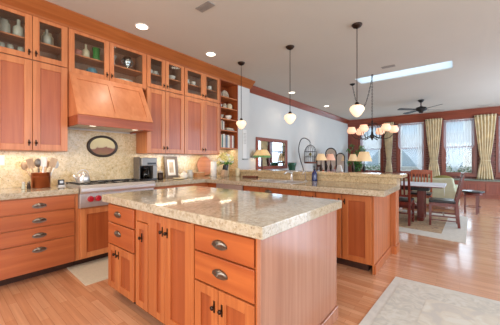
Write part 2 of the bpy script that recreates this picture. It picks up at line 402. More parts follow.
xs.append(XR+.15)
for i in range(0, len(xs), 2): c.box(xs[i], xs[i+1], YW, YW+.3, 0, CZ)
for a, b in WX: c.box(a, b, YW, YW+.3, 0, ZS).box(a, b, YW, YW+.3, ZT, CZ)
struct(c, 'wall_far', 'brick_red')
# crown boards
def crown(name, mat, axis, plane, sgn, a0, a1, z0, d0, d1, CZ=CZ):
    p = [(plane, z0), (plane+sgn*d0, z0), (plane+sgn*(d0+.012), z0+.02), (plane+sgn*d1, CZ-.02), (plane+sgn*d1, CZ), (plane, CZ)]
    struct(MB().prism(p, axis, a0, a1), name, mat)
crown('trim_1', 'crown_wood', 'Y', -3.65, 1, -.6, 4.5, 2.828, .012, .145)
crown('trim_2', 'mahogany_run', 'Y', XV, 1, 4.48, YW, 2.83, .02, .11)
crown('trim_3', 'mahogany_long', 'X', YW, -1, XV, XR, 2.72, .03, .12)
struct(MB().box(-4.0, -3.65, -.6, 4.09, 2.87, CZ), 'trim_4', 'crown_wood')
struct(MB().box(XV, XV+.018, 4.48, YW, 0, .14), 'baseboard_left', 'mahogany_run')
struct(MB().box(XR-.018, XR, YB, YW, 0, .14), 'baseboard_right', 'mahogany_run')
struct(MB().box(-3.84, -3.40, YW-.035, YW, .6, 2.72), 'trim_5', 'mahogany')
# windows of the far wall
for i, (a, b) in enumerate(WX):
    f = MB(); t = .085
    f.box(a-.03, a+t-.03, YW-.03, YW+.12, ZS, ZT).box(b-t+.03, b+.03, YW-.03, YW+.12, ZS, ZT)
    f.box(a-.03, b+.03, YW-.035, YW+.12, ZT-.06, ZT+.05).box(a-.05, b+.05, YW-.07, YW+.12, ZS-.03, ZS+.06)
    wn = struct(f, 'window_%d' % (i+1), 'mahogany')
    for (z0, z1, y) in ((ZS+.06, 1.72, YW+.05), (1.68, ZT-.06, YW+.09)):
        s = MB(); q = .045; x0, x1 = a+t-.03, b-t+.03
        s.box(x0, x0+q, y, y+.035, z0, z1).box(x1-q, x1, y, y+.035, z0, z1).box(x0+q, x1-q, y, y+.035, z0, z0+q).box(x0+q, x1-q, y, y+.035, z1-q, z1)
        so = struct(s, 'sash', 'mahogany', wn)
        struct(MB().box(x0+q, x1-q, y+.015, y+.02, z0+q, z1-q), 'pane', 'pane', so)

# ================================================================== cabinet builder
class Face:
    def __init__(s, kind, plane): s.k = kind; s.p = plane
    def box(s, mb, u0, u1, v0, v1, d0, d1):
        if s.k == 'X': mb.box(s.p+d0, s.p+d1, u0, u1, v0, v1)
        else: mb.box(u0, u1, s.p-d1, s.p-d0, v0, v1)
        return mb
    def pt(s, u, v, d): return (s.p+d, u, v) if s.k == 'X' else (u, s.p-d, v)
    def ax(s): return 'X' if s.k == 'X' else 'Y'
def knob(F, u, v, d, parent):
    m = MB(); F.box(m, u-.006, u+.006, v-.033, v+.033, d-.001, d+.003)
    m.lathe([(.005, 0), (.005, .011), (.011, .014), (.0135, .020), (.010, .026), (.001, .028)], F.pt(u, v, d), 12, F.ax())
    return m.build('knob', 'bronze', parent)
def cup_pull(F, u, v, d, parent, wd=.056):
    m = MB(); rings = []
    A = m.ring([Vector(F.pt(u+(wd+.005)*math.cos(2*PI*k/24), v-.008+.026*math.sin(2*PI*k/24), d-.001)) for k in range(24)]); B = m.ring([Vector(F.pt(u+(wd+.005)*math.cos(2*PI*k/24), v-.008+.026*math.sin(2*PI*k/24), d+.003)) for k in range(24)]); m.skin([A, B], smooth=False)
    for i in range(7):
        th = PI/2*i/6; r = []
        for k in range(13):
            ph = PI*k/12
            r.append(F.pt(u+wd*math.cos(ph)*math.cos(th)*1.0, v-.014+.036*math.sin(ph)*math.cos(th)+.004*math.sin(th), d+.027*math.sin(th)*(.35+.65*math.sin(ph))))
        rings.append(m.ring([Vector(p) for p in r]))
    m.skin(rings, cap0=True, cap1=True, closed=True)
    F.box(m, u-wd-.004, u+wd+.004, v-.017, v-.012, d-.001, d+.006)
    return m.build('cup_pull', 'pewter', parent)
def door(F, u0, u1, v0, v1, parent, fm='fir_frame', pm='fir_panel', st=.062, glass=False, kn=None, name='door', d0=0):
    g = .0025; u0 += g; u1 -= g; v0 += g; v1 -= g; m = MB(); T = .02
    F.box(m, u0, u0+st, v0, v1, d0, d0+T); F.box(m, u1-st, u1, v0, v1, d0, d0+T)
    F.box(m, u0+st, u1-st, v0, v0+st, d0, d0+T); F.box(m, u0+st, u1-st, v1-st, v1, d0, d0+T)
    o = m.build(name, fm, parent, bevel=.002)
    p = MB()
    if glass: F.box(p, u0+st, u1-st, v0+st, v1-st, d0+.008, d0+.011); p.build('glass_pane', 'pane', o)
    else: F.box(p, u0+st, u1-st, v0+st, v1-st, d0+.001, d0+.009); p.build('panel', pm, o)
    if kn: knob(F, kn[0], kn[1], d0+T, o)
    return o
def drawer(F, u0, u1, v0, v1, parent, mat, pull=True, pu=None, pv=None, wd=.056):
    g = .003; m = MB(); F.box(m, u0+g, u1-g, v0+g, v1-g, 0, .02); o = m.build('drawer', mat, parent, bevel=.003)
    if pull: cup_pull(F, pu if pu is not None else (u0+u1)/2, pv if pv is not None else (v0+v1)/2, .02, o, wd)
    return o

# ------------------------------------------------------------------ upper wall cabinets
FU = Face('X', -3.67)
def upper(label, y0, y1, split, z0, zs, z1, name='wall_cabinet', lower=True):
    t = thing(name, label, 'cabinet', (-3.83, (y0+y1)/2, z0)); b = MB(); T = .018; x0 = XL+.002; x1 = -3.672
    b.box(x0, x1, y0, y0+T, z0, z1).box(x0, x1, y1-T, y1, z0, z1).box(x0, x1, y0+T, y1-T, z1-T, z1).box(x0, x1, y0+T, y1-T, z0, z0+T)
    b.box(x0, x0+.008, y0+T, y1-T, z0+T, z1-T)
    if lower: b.box(x0+.008, x1, y0+T, y1-T, zs-T, zs)
    b.build('body', 'cabinet_inside', t)
    fr = MB(); x2 = -3.67; q = .028   # face frame
    fr.box(x1, x2, y0, y0+q, z0, z1).box(x1, x2, y1-q, y1, z0, z1).box(x1, x2, y0+q, y1-q, z1-q, z1)
    fr.build('face_frame', 'fir_frame', t)
    e = MB(); e.box(XL+.002, -3.67, y0-.0015, y0-.0005, z0, z1).box(XL+.002, -3.67, y1+.0005, y1+.0015, z0, z1).box(XL+.002, -3.67, y0, y1, z0-.003, z0-.001); e.build('side_skin', 'fir_frame', t)
    shz = zs+(z1-zs)*.47
    s = MB(); s.box(x0+.01, -3.70, y0+T, y1-T, shz-.015, shz); s.build('shelf', 'fir_frame_flat', t)
    for (a, bb, side) in ((y0, split, 1), (split, y1, -1)):
        ku = bb-.03 if side == 1 else a+.03
        door(FU, a, bb, zs, z1, t, glass=True, kn=(ku, zs+.075), name='glass_door', st=.06)
        if lower: door(FU, a, bb, z0, zs-.006, t, kn=(ku, z0+.085), st=.068)
    return t, shz, zs
zz = 2.345
U = {}
U['A'] = upper('tall double wall cabinet left of the range hood, glass doors over solid ones', .37, 1.025, .694, 1.345, zz, 2.855)
U['B'] = upper('short two door glass cabinet directly above the wooden range hood', 1.032, 2.028, 1.497, 2.30, 2.30, 2.855, lower=False)
U['C'] = upper('tall double wall cabinet just right of the range hood', 2.035, 2.715, 2.35, 1.345, zz, 2.855)
U['D'] = upper('tall double wall cabinet between the open bookshelf and its matching neighbour', 2.722, 3.555, 3.15, 1.345, zz, 2.855)
# open bookshelf
t = thing('bookshelf', 'open wall bookshelf at the end of the cabinet run with plates and books', 'bookshelf', (-3.83, 3.82, 1.47))
m = MB(); m.box(XL+.002, -3.65, 3.56, 3.58, 1.47, 2.86).box(XL+.002, -3.65, 4.066, 4.086, 1.47, 2.86).box(XL+.002, XL+.01, 3.58, 4.066, 1.47, 2.86).box(XL+.002, -3.65, 3.58, 4.066, 2.82, 2.86); m.build('case', 'fir_island_panel', t)
SHZ = [1.49, 1.845, 2.075, 2.295, 2.515]
for z in SHZ:
    m = MB(); m.box(XL+.01, -3.652, 3.58, 4.066, z-.02, z); m.build('shelf', 'fir_frame_flat', t, bevel=.002)
# ------------------------------------------------------------------ range hood
t = thing('range_hood', 'flared wooden range hood with panelled sloping front above the range', 'range hood', (-3.8, 1.53, 1.645))
y0, y1 = 1.034, 1.955; xb, xt = -3.345, -3.655
m = MB(); m.hexa([(XL+.002, y0, 1.76), (xb-.01, y0, 1.76), (xb-.01, y1, 1.76), (XL+.002, y1, 1.76), (XL+.002, y0, 2.294), (xt, y0+.0, 2.294), (xt, y1, 2.294), (XL+.002, y1, 2.294)])
m.build('sloped_body', 'fir_hood', t)
m = MB(); m.box(xb-.02, xb, y0, y1, 1.645, 1.76).box(XL+.002, xb-.02, y0, y0+.02, 1.645, 1.76).box(XL+.002, xb-.02, y1-.02, y1, 1.645, 1.76); m.build('apron', 'apron_wood', t, bevel=.003)
# frame applied to the sloping front
dx = (xt-(xb-.01)); dz = 2.294-1.76
def slope_bar(mb, ya, yb, s0, s1, th=.014):
    n = Vector((dz, 0, -dx)).normalized()*th
    P = lambda y, s: Vector((xb-.01+dx*s, y, 1.76+dz*s))
    a = [P(ya, s0), P(yb, s0), P(yb, s1), P(ya, s1)]; mb.hexa(a+[p+n for p in a])
m = MB()
for ya, yb in ((y0, y0+.07), (1.46, 1.53), (y1-.07, y1)): slope_bar(m, ya, yb, 0, 1)
for ya, yb in ((y0+.07, 1.46), (1.53, y1-.07)): slope_bar(m, ya, yb, 0, .12); slope_bar(m, ya, yb, .87, 1)
m.build('front_frame', 'fir_hood', t)
pl_ = MB()
for ya, yb in ((y0+.07, 1.46), (1.53, y1-.07)): slope_bar(pl_, ya, yb, .12, .87, .004)
pl_.build('front_panel', 'fir_hood', t)
m = MB(); m.box(XL+.004, xb-.03, y0+.03, y1-.03, 1.665, 1.685); m.build('steel_liner', 'steel', t)
m = MB(); m.lathe([(.035, 0), (.035, .006)], (-3.55, 1.26, 1.66), 16).lathe([(.035, 0), (.035, .006)], (-3.55, 1.8, 1.66), 16); m.build('hood_lamp', 'hood_disc', t)

# ------------------------------------------------------------------ base cabinets, left wall
FL = Face('X', -3.38)
def base_body(t, x0, x1, y0, y1, kick, mat='fir_frame', top=.858):
    m = MB(); m.box(x0, x1, y0, y1, .095, top); m.build('body', mat, t)
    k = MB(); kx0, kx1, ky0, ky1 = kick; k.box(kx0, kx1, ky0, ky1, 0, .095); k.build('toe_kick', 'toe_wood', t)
t = thing('base_cabinet', 'four drawer base cabinet left of the range with pewter cup pulls', 'cabinet', (-3.68, .69, 0))
base_body(t, XL+.002, -3.382, .33, 1.046, (XL+.002, -3.50, .33, 1.046))
for z0, z1 in ((.70, .852), (.55, .698), (.394, .548), (.10, .392)):
    drawer(FL, .372, 1.012, z0, z1, t, 'fir_drawer_long', pv=(z0+z1)/2 if z0 > .2 else .322, pu=.695)
t = thing('base_cabinet', 'low base cabinet with panelled doors beneath the steel range top', 'cabinet', (-3.68, 1.53, 0))
base_body(t, XL+.002, -3.382, 1.05, 1.955, (XL+.002, -3.50, 1.05, 1.955), top=.685)
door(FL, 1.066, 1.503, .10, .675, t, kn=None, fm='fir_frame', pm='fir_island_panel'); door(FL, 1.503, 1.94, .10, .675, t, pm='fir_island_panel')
t = thing('base_cabinet', 'base cabinet between the range and the corner, mostly hidden behind the island', 'cabinet', (-3.68, 2.5, 0))
base_body(t, XL+.002, -3.382, 1.96, 3.02, (XL+.002, -3.50, 1.96, 3.02))
for a, b in ((1.975, 2.66), (2.66, 2.97)):
    drawer(FL, a, b, .69, .852, t, 'fir_drawer_long'); door(FL, a, b, .10, .685, t)
# ------------------------------------------------------------------ peninsula base
FP = Face('Y', 3.0)
t = thing('dishwasher', 'stainless steel dishwasher built into the peninsula beside the corner', 'dishwasher', (-2.86, 3.3, 0))
m = MB(); m.box(-3.148, -2.572, 3.003, 3.58, .10, .855); m.build('body', 'black_plastic', t)
m = MB(); FP.box(m, -3.145, -2.575, .11, .74, 0, .022); m.build('door_panel', 'steel', t, bevel=.003)
m = MB(); FP.box(m, -3.145, -2.575, .745, .852, 0, .022); m.build('control_panel', 'steel', t, bevel=.003)
m = MB(); m.tube([(-3.09, 2.945, .71), (-2.63, 2.945, .71)], .01); m.tube([(-3.07, 2.98, .71), (-3.07, 2.945, .71)], .007); m.tube([(-2.65, 2.98, .71), (-2.65, 2.945, .71)], .007); m.build('handle', 'steel_bright', t)
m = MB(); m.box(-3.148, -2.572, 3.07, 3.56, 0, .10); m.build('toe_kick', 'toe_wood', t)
t = thing('corner_filler', 'narrow wood filler strip in the corner beside the dishwasher', 'cabinet', (-3.26, 3.1, 0))
m = MB(); m.box(-3.376, -3.152, 3.0, 3.2, 0.095, .857); m.build('stile', 'fir_drawer_cross', t); m = MB(); m.box(-3.376, -3.152, 3.07, 3.2, 0, .095); m.build('toe_kick', 'toe_wood', t)
t = thing('base_cabinet', 'sink base cabinet in the peninsula right of the dishwasher', 'cabinet', (-2.08, 3.3, 0))
m = MB(); m.box(-2.568, -1.602, 3.003, 3.03, .095, .857).box(-2.568, -2.55, 3.03, 3.6, .095, .857).box(-1.62, -1.602, 3.03, 3.6, .095, .857).box(-2.55, -1.62, 3.03, 3.6, .095, .12).box(-2.55, -1.62, 3.58, 3.6, .12, .857); m.build('body', 'fir_frame', t)
m = MB(); m.box(-2.568, -1.602, 3.07, 3.56, 0, .095); m.build('toe_kick', 'toe_wood', t)
drawer(FP, -2.555, -2.252, .70, .852, t, 'fir_drawer_cross', pull=False); drawer(FP, -2.252, -1.928, .70, .852, t, 'fir_drawer_cross', pv=.80); drawer(FP, -1.928, -1.62, .70, .852, t, 'fir_drawer_cross', pull=False)
for a, b, k in ((-2.555, -2.252, 1), (-2.252, -1.928, 1), (-1.928, -1.62, 0)): door(FP, a, b, .10, .695, t, 'fir_island', 'fir_island_panel', kn=((b-.03) if k else (a+.03), .63))
t = thing('base_cabinet', 'three door base cabinet at the open end of the peninsula', 'cabinet', (-1.17, 3.3, 0))
base_body(t, -1.598, -.735, 3.003, 3.81, (-1.598, -.79, 3.07, 3.81), 'fir_island')
door(FP, -1.585, -1.385, .10, .845, t, 'fir_island', 'fir_island_panel', kn=(-1.42, .76), st=.05)
door(FP, -1.375, -1.062, .10, .845, t, 'fir_island', 'fir_island_panel', kn=(-1.09, .765)); door(FP, -1.05, -.738, .10, .845, t, 'fir_island', 'fir_island_panel', kn=(-1.024, .765))
m = MB(); m.box(-.733, -.715, 3.0, 3.83, 0, .857); m.build('end_panel', 'fir_island', t, bevel=.002)
m = MB(); m.box(-.714, -.700, 3.01, 3.83, 0, .10); m.build('base_trim', 'fir_island', t, bevel=.003)
# pony wall, its granite face and ledge
struct(MB().box(-3.65, -.655, 3.85, 4.08, 0, 1.005), 'wall_peninsula', 'fir_island')
struct(MB().box(-.715, -.64, 3.832, 3.85, 0, .10).box(-.655, -.64, 3.85, 4.08, 0, .10), 'baseboard_peninsula', 'fir_island')
m = MB(); m.box(-3.65, -.637, 3.825, 3.849, .921, 1.004); m.box(-.654, -.637, 3.849, 4.085, .901, 1.004); tag(m.build('backsplash', 'granite_ledge'), 'low tan granite splash behind the sink under the raised ledge', 'backsplash')
m = MB(); m.box(-3.649, -.565, 3.79, 4.17, 1.006, 1.05); tag(m.build('countertop', 'granite_ledge', bevel=.006, seg=2), 'narrow raised granite ledge along the back of the peninsula', 'countertop')

# ------------------------------------------------------------------ worktops
m = MB(); m.box(XL+.002, -3.345, .30, 1.046, .86, .92); tag(m.build('countertop', 'granite_top', bevel=.006, seg=2), 'short granite worktop left of the range over the four drawers', 'countertop')
SX0, SX1, SY0, SY1 = -2.45, -1.74, 3.08, 3.46
m = MB(); m.box(XL+.002, -3.345, 1.96, 3.823, .86, .92); m.box(-3.345, SX0, 2.92, 3.823, .86, .92); m.box(SX1, -.60, 2.92, 3.823, .86, .92)
m.box(SX0, SX1, 2.92, SY0, .86, .92); m.box(SX0, SX1, SY1, 3.823, .86, .92)
tag(m.build('countertop', 'granite_top'), 'L shaped granite worktop running from the range round onto the sink peninsula', 'countertop')
# backsplash behind range and counters
m = MB(); m.box(XL+.001, XL+.014, .30, 1.03, .921, 1.34).box(XL+.001, XL+.014, 1.03, 2.03, .921, 1.643).box(XL+.001, XL+.014, 2.03, 4.088, .921, 1.34).box(XL+.001, XL+.014, 3.56, 4.088, 1.34, 1.465)
m.box(XL+.014, -3.651, 4.074, 4.088, .921, 1.465)
tag(m.build('backsplash', 'granite_splash'), 'tall speckled granite backsplash on the kitchen wall behind the range', 'backsplash')

# ------------------------------------------------------------------ range
t = thing('range', 'stainless steel range top with red knobs set into the counter', 'range', (-3.65, 1.535, .69))
m = MB(); m.box(XL+.02, -3.345, 1.05, 1.955, .69, .935); m.build('body', 'steel', t)
m = MB(); m.box(-3.345, -3.325, 1.05, 1.955, .695, .855); m.build('control_panel', 'steel', t, bevel=.003)
m = MB(); m.prism([(-3.36, .857), (-3.30, .857), (-3.285, .88), (-3.285, .915), (-3.31, .948), (-3.36, .95)], 'Y', 1.05, 1.955); m.build('bullnose', 'steel_bright', t)
m = MB(); m.box(XL+.02, XL+.06, 1.05, 1.955, .935, .955); m.build('back_guard', 'steel', t)
for y in (1.152, 1.232, 1.46, 1.54, 1.765, 1.845):
    m = MB(); m.lathe([(.036, 0), (.036, .008)], (-3.325, y, .79), 18, 'X'); k = m.build('knob_ring', 'steel_bright', t)
    m = MB(); m.lathe([(.031, .008), (.034, .016), (.032, .034), (.024, .042)], (-3.325, y, .79), 18, 'X'); m.box(-3.285, -3.275, y-.006, y+.006, .765, .815); m.build('knob', 'red_knob', k)
for ya, yb in ((1.07, 1.355), (1.36, 1.645), (1.65, 1.94)):
    g = MB()
    for y in (ya+.01, (ya+yb)/2, yb-.01): g.box(XL+.09, -3.40, y-.005, y+.005, .948, .957)
    for x in (XL+.1, -3.68, -3.41): g.box(x-.005, x+.005, ya, yb, .948, .957)
    for x in (XL+.1, -3.41):
        for y in (ya+.01, yb-.01): g.box(x-.008, x+.008, y-.006, y+.006, .935, .949)
    go = g.build('grate', 'iron_black', t)
    for x in (-3.80, -3.54):
        b = MB(); b.lathe([(.045, .935), (.045, .940), (.03, .944), (.001, .946)], (x, (ya+yb)/2, 0), 16); b.build('burner', 'iron_black', t)
# ------------------------------------------------------------------ island
FI = Face('Y', 1.03)
t = thing('kitchen_island', 'red fir kitchen island with drawers, doors and dark knobs in the foreground', 'kitchen island', (-1.64, 1.45, 0))
m = MB(); m.box(-2.50, -.78, 1.033, 2.0, .095, .853); m.build('body', 'fir_island', t)
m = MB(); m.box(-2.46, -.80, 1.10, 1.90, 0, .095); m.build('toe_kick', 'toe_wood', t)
m = MB(); m.box(-.778, -.757, 1.012, 2.02, 0, .855); m.build('end_panel', 'fir_side_sheen', t, bevel=.002)
m = MB(); m.box(-.756, -.742, 1.012, 2.02, 0, .09); m.build('base_trim', 'fir_side_sheen', t, bevel=.003)
m = MB(); m.box(-2.52, -2.502, 1.03, 2.0, .095, .853); m.build('end_panel', 'fir_island', t)
m = MB(); FI.box(m, -1.985, -1.80, .765, .85, 0, .008); m.build('top_rail', 'fir_island', t)
for a, b, d in ((-2.012, -1.985, .004), (-1.29, -1.262, .022), (-.79, -.779, .012), (-1.80, -1.74, .016)):
    m = MB(); FI.box(m, a, b, .10, .85, 0, d); m.build('stile', 'fir_island', t)
drawer(FI, -2.49, -2.015, .685, .845, t, 'fir_drawer_cross', pu=-2.296, pv=.772); drawer(FI, -2.49, -2.015, .49, .68, t, 'fir_drawer_cross', pu=-2.296, pv=.607)
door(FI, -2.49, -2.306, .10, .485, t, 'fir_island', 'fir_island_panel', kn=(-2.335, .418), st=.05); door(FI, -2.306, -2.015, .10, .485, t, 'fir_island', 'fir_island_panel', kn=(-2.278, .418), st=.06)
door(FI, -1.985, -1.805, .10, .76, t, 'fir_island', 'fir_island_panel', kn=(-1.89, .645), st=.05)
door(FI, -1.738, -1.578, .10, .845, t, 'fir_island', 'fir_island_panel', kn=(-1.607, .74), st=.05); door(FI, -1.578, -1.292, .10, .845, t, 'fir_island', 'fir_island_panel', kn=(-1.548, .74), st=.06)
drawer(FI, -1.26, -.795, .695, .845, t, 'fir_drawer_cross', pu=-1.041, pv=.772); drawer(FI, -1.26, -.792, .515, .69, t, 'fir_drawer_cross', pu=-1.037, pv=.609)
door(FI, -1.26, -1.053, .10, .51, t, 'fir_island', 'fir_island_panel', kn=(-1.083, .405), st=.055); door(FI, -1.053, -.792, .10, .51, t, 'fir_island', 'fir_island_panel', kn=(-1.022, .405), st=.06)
m = MB(); m.box(-2.575, -.728, .988, 2.06, .857, .92); tag(m.build('countertop', 'granite_top', bevel=.005, seg=2), 'polished thick granite slab topping the kitchen island', 'countertop')

# ------------------------------------------------------------------ sink, faucets
t = thing('sink', 'stainless double sink set in the peninsula worktop', 'sink', (-2.09, 3.27, .70))
for a, b in ((SX0+.004, -2.10), (-2.08, SX1-.004)):
    m = MB(); z0, z1 = .72, .921
    m.box(a, b, SY0+.004, SY1-.004, z0-.004, z0).box(a, a+.006, SY0+.004, SY1-.004, z0, z1).box(b-.006, b, SY0+.004, SY1-.004, z0, z1).box(a, b, SY0+.004, SY0+.01, z0, z1).box(a, b, SY1-.01, SY1-.004, z0, z1); bs = m.build('basin', 'steel', t)
    m = MB(); m.lathe([(.035, z0), (.035, z0+.004)], ((a+b)/2, 3.27, 0), 16); m.build('drain', 'steel_bright', bs)
m = MB(); m.box(SX0-.015, SX1+.015, SY0-.015, SY0+.004, .9205, .925).box(SX0-.015, SX1+.015, SY1-.004, SY1+.015, .9205, .925).box(SX0-.015, SX0+.004, SY0, SY1, .9205, .925).box(SX1-.004, SX1+.015, SY0, SY1, .9205, .925).box(-2.10, -2.08, SY0, SY1, .915, .925); m.build('rim', 'steel_bright', t)
t = thing('faucet', 'brushed steel kitchen faucet with lever behind the sink', 'faucet', (-2.06, 3.57, .92))
m = MB(); m.lathe([(.03, .92), (.03, .928), (.02, .935), (.018, 1.03), (.022, 1.04), (.02, 1.055), (.001, 1.058)], (-2.06, 3.57, 0), 16); m.build('body', 'steel_bright', t)
m = MB(); m.tube([(-2.06, 3.57, 1.035), (-2.06, 3.50, 1.055), (-2.06, 3.42, 1.055), (-2.06, 3.36, 1.03)], .013); m.build('spout', 'steel_bright', t)
m = MB(); m.tube([(-2.06, 3.57, 1.05), (-2.0, 3.57, 1.062), (-1.95, 3.56, 1.065)], .008); m.build('lever', 'steel_bright', t)
t = thing('filter_tap', 'slim gooseneck filter tap between faucet and blue bottle', 'faucet', (-1.84, 3.62, .92))
m = MB(); m.lathe([(.018, .92), (.018, .926), (.008, .93)], (-1.84, 3.62, 0), 12); m.tube([(-1.84, 3.62, .925), (-1.84, 3.62, 1.03), (-1.84, 3.60, 1.06), (-1.84, 3.57, 1.065), (-1.84, 3.54, 1.05), (-1.84, 3.53, 1.02)], .006); m.build('spout', 'steel', t)
t = thing('soap_bottle', 'cobalt blue pump bottle standing by the granite splash', 'bottle', (-1.74, 3.72, .92))
m = MB(); m.lathe([(.042, .921), (.044, .93), (.04, 1.03), (.028, 1.06), (.014, 1.075), (.014, 1.09)], (-1.74, 3.72, 0), 16); m.build('bottle', 'blue_glass', t)
m = MB(); m.lathe([(.016, 1.089), (.016, 1.10), (.005, 1.103), (.005, 1.13), (.012, 1.132), (.012, 1.14)], (-1.74, 3.72, 0), 12); m.tube([(-1.74, 3.72, 1.136), (-1.74, 3.67, 1.134)], .005); m.build('pump', 'black_plastic', t)
m = MB(); m.box(-3.10, -2.82, 3.60, 3.70, .921, .95, rot=Matrix.Rotation(.12, 3, 'Z')); tag(m.build('cutting_board', 'board_wood', bevel=.004), 'small dark wooden board lying on the peninsula by the splash', 'cutting board')

# ------------------------------------------------------------------ counter objects
t = thing('kettle', 'polished steel stovetop kettle on the left back burner', 'kettle', (-3.66, 1.19, .957))
cx, cy, cz = -3.66, 1.19, .958
m = MB(); m.lathe([(.072, 0), (.078, .008), (.074, .07), (.058, .105), (.035, .115)], (cx, cy, cz), 20); m.build('body', 'steel_bright', t)
m = MB(); m.lathe([(.036, .114), (.026, .125), (.008, .13), (.011, .142), (.001, .146)], (cx, cy, cz), 14); m.build('lid', 'steel_bright', t)
m = MB(); m.tube([(cx, cy-.065, cz+.045), (cx, cy-.095, cz+.075), (cx, cy-.105, cz+.10)], .016, r1=.009); m.build('spout', 'steel_bright', t)
m = MB(); m.torus((cx, cy, cz+.10), .06, .006, 'YZ', 16, a0=.15, a1=PI-.15); m.build('handle', 'steel', t)
t = thing('utensil_crock', 'copper crock holding wooden spoons on the left counter', 'crock', (-3.76, .79, .92))
m = MB(); m.lathe([(.088, .921), (.09, .925), (.088, 1.09), (.093, 1.095), (.086, 1.095), (.082, .935)], (-3.76, .79, 0), 24, cap1=True); m.build('pot', 'copper', t)
m = MB(); m.torus((-3.76, .79, 1.05), .09, .004, 'XY', 24); m.build('band', 'copper', t)
sp = [(-.05, -.06, 'spoon_wood', .13, 'long pale wooden spoon leaning far left in the copper crock'), (-.02, -.04, 'spoon_wood', .15, 'wooden spatula second from left in the copper crock'), (.0, -.012, 'pewter', .16, 'metal slotted spoon standing in the middle of the copper crock'),
      (.02, .01, 'white', .17, 'white spatula standing upright in the copper crock'), (-.03, .03, 'spoon_wood', .15, 'wooden spoon right of the white spatula in the copper crock'), (.03, .05, 'spoon_wood', .16, 'short wooden turner leaning right in the copper crock'), (.0, .065, 'white', .14, 'pale ladle leaning far right in the copper crock')]
for i, (ox, oy, mt, hh, lab) in enumerate(sp):
    b = Vector((-3.76+ox*.6, .79+oy*.7, .94)); e = Vector((-3.76+ox*1.3, .79+oy*2.0, 1.02+hh)); d = (e-b).normalized()
    m = MB(); m.tube([b, e], .009, 7); rot = d.to_track_quat('Z', 'Y').to_matrix()
    q = e+d*.03; kk = MB
    m.sphere(q, .042, 12, 7, sx=.45, sy=.8, sz=1.25) if i % 2 == 0 else m.box(q.x-.006, q.x+.006, q.y-.032, q.y+.032, q.z-.055, q.z+.055, rot=rot)
    tag(m.build(['wooden_spoon', 'spatula', 'slotted_spoon', 'spatula', 'wooden_spoon', 'spatula', 'ladle'][i], mt), lab, 'utensil', 'utensils in the copper crock')
for i, (y, mt, lab) in enumerate(((.63, 'steel', 'steel salt shaker, left of the pair beside the copper crock'), (.675, 'pewter', 'darker pepper shaker, right of the pair beside the copper crock'))):
    t = thing('shaker', lab, 'shaker', (-3.72, y, .92), 'salt and pepper shakers')
    m = MB(); m.lathe([(.017, .921), (.018, .925), (.014, .97), (.013, .98)], (-3.72, y, 0), 12); m.build('body', 'pale_glass' if i == 0 else 'bronze', t)
    m = MB(); m.lathe([(.0145, .98), (.015, .99), (.009, 1.0), (.001, 1.003)], (-3.72, y, 0), 12); m.build('cap', mt, t)
t = thing('timer', 'small black countertop timer between crock and range', 'timer', (-3.8, 1.0, .92))
m = MB(); m.box(-3.82, -3.79, .965, 1.03, .935, 1.0); m.build('case', 'black_plastic', t, bevel=.006); m = MB(); m.box(-3.789, -3.786, .98, 1.015, .955, .985); m.build('screen', 'steel', t); m = MB(); m.box(-3.84, -3.77, .96, 1.035, .921, .935); m.build('stand', 'steel', t)
t = thing('wall_outlet', 'cream outlet plate on the backsplash at the left edge', 'outlet', (XL+.014, .47, 1.21))
m = MB(); m.box(XL+.0145, XL+.02, .44, .51, 1.18, 1.295); m.build('plate', 'china', t, bevel=.002); m = MB(); m.box(XL+.02, XL+.022, .46, .49, 1.195, 1.23).box(XL+.02, XL+.022, .46, .49, 1.245, 1.28); m.build('socket', 'white', t)
# oval picture
t = thing('oval_painting', 'small oval landscape painting in dark frame above the range', 'painting', (XL+.015, 1.535, 1.275))
rings = []; m = MB(); A, B, cy, cz = .205, .155, 1.535, 1.434
for (sc, x) in ((1.0, .015), (1.0, .03), (.93, .04), (.84, .032), (.80, .024)):
    rings.append(m.ring([Vector((XL+x, cy+(A*sc)*math.cos(2*PI*i/36), cz+(B*sc-(0 if sc == 1 else .004))*math.sin(2*PI*i/36))) for i in range(36)]))
m.skin(rings, True, False); m.build('frame', 'painting_frame', t)
m = MB(); m.lathe([(1, 0), (1, .003)], (0, 0, 0), 36, 'X')
for v in m.bm.verts: v.co = Vector((XL+.024+v.co.x, cy+v.co.y*A*.81, cz+v.co.z*B*.81))
m.build('canvas', 'landscape_picture', t)
# coffee maker
t = thing('coffee_maker', 'steel and black drip coffee maker with glass carafe right of range', 'coffee maker', (-3.78, 2.08, .92))
m = MB(); m.box(-3.92, -3.69, 1.985, 2.23, .921, .955); m.build('base', 'black_plastic', t, bevel=.006)
m = MB(); m.box(-3.92, -3.84, 1.985, 2.23, .955, 1.15); m.build('tower', 'black_plastic', t)
m = MB(); m.box(-3.92, -3.70, 1.98, 2.235, 1.15, 1.275); m.build('head', 'appliance_grey', t, bevel=.008)
m = MB(); m.box(-3.70, -3.695, 2.07, 2.21, 1.17, 1.20); m.build('button_panel', 'black_plastic', t)
m = MB(); m.box(-3.92, -3.75, 1.962, 1.979, .921, 1.285); m.build('side_panel', 'frame_grey', t)
m = MB(); m.box(-3.84, -3.70, 2.165, 2.23, .955, 1.15); m.build('column', 'appliance_grey', t)
ca = MB(); ca.lathe([(.055, .957), (.07, .98), (.068, 1.04), (.045, 1.09), (.04, 1.10)], (-3.765, 2.075, 0), 20); ca = ca.build('carafe', 'dark_glass', t)
m = MB(); m.lathe([(.042, 1.10), (.042, 1.12), (.03, 1.13)], (-3.765, 2.075, 0), 16); m.tube([(-3.725, 2.075, 1.09), (-3.68, 2.075, 1.085), (-3.675, 2.075, 1.02), (-3.70, 2.075, .99)], .009); m.build('carafe_handle', 'black_plastic', ca)
t = thing('coffee_canister', 'small dark glass jar beside the coffee maker', 'canister', (-3.72, 2.30, .92))
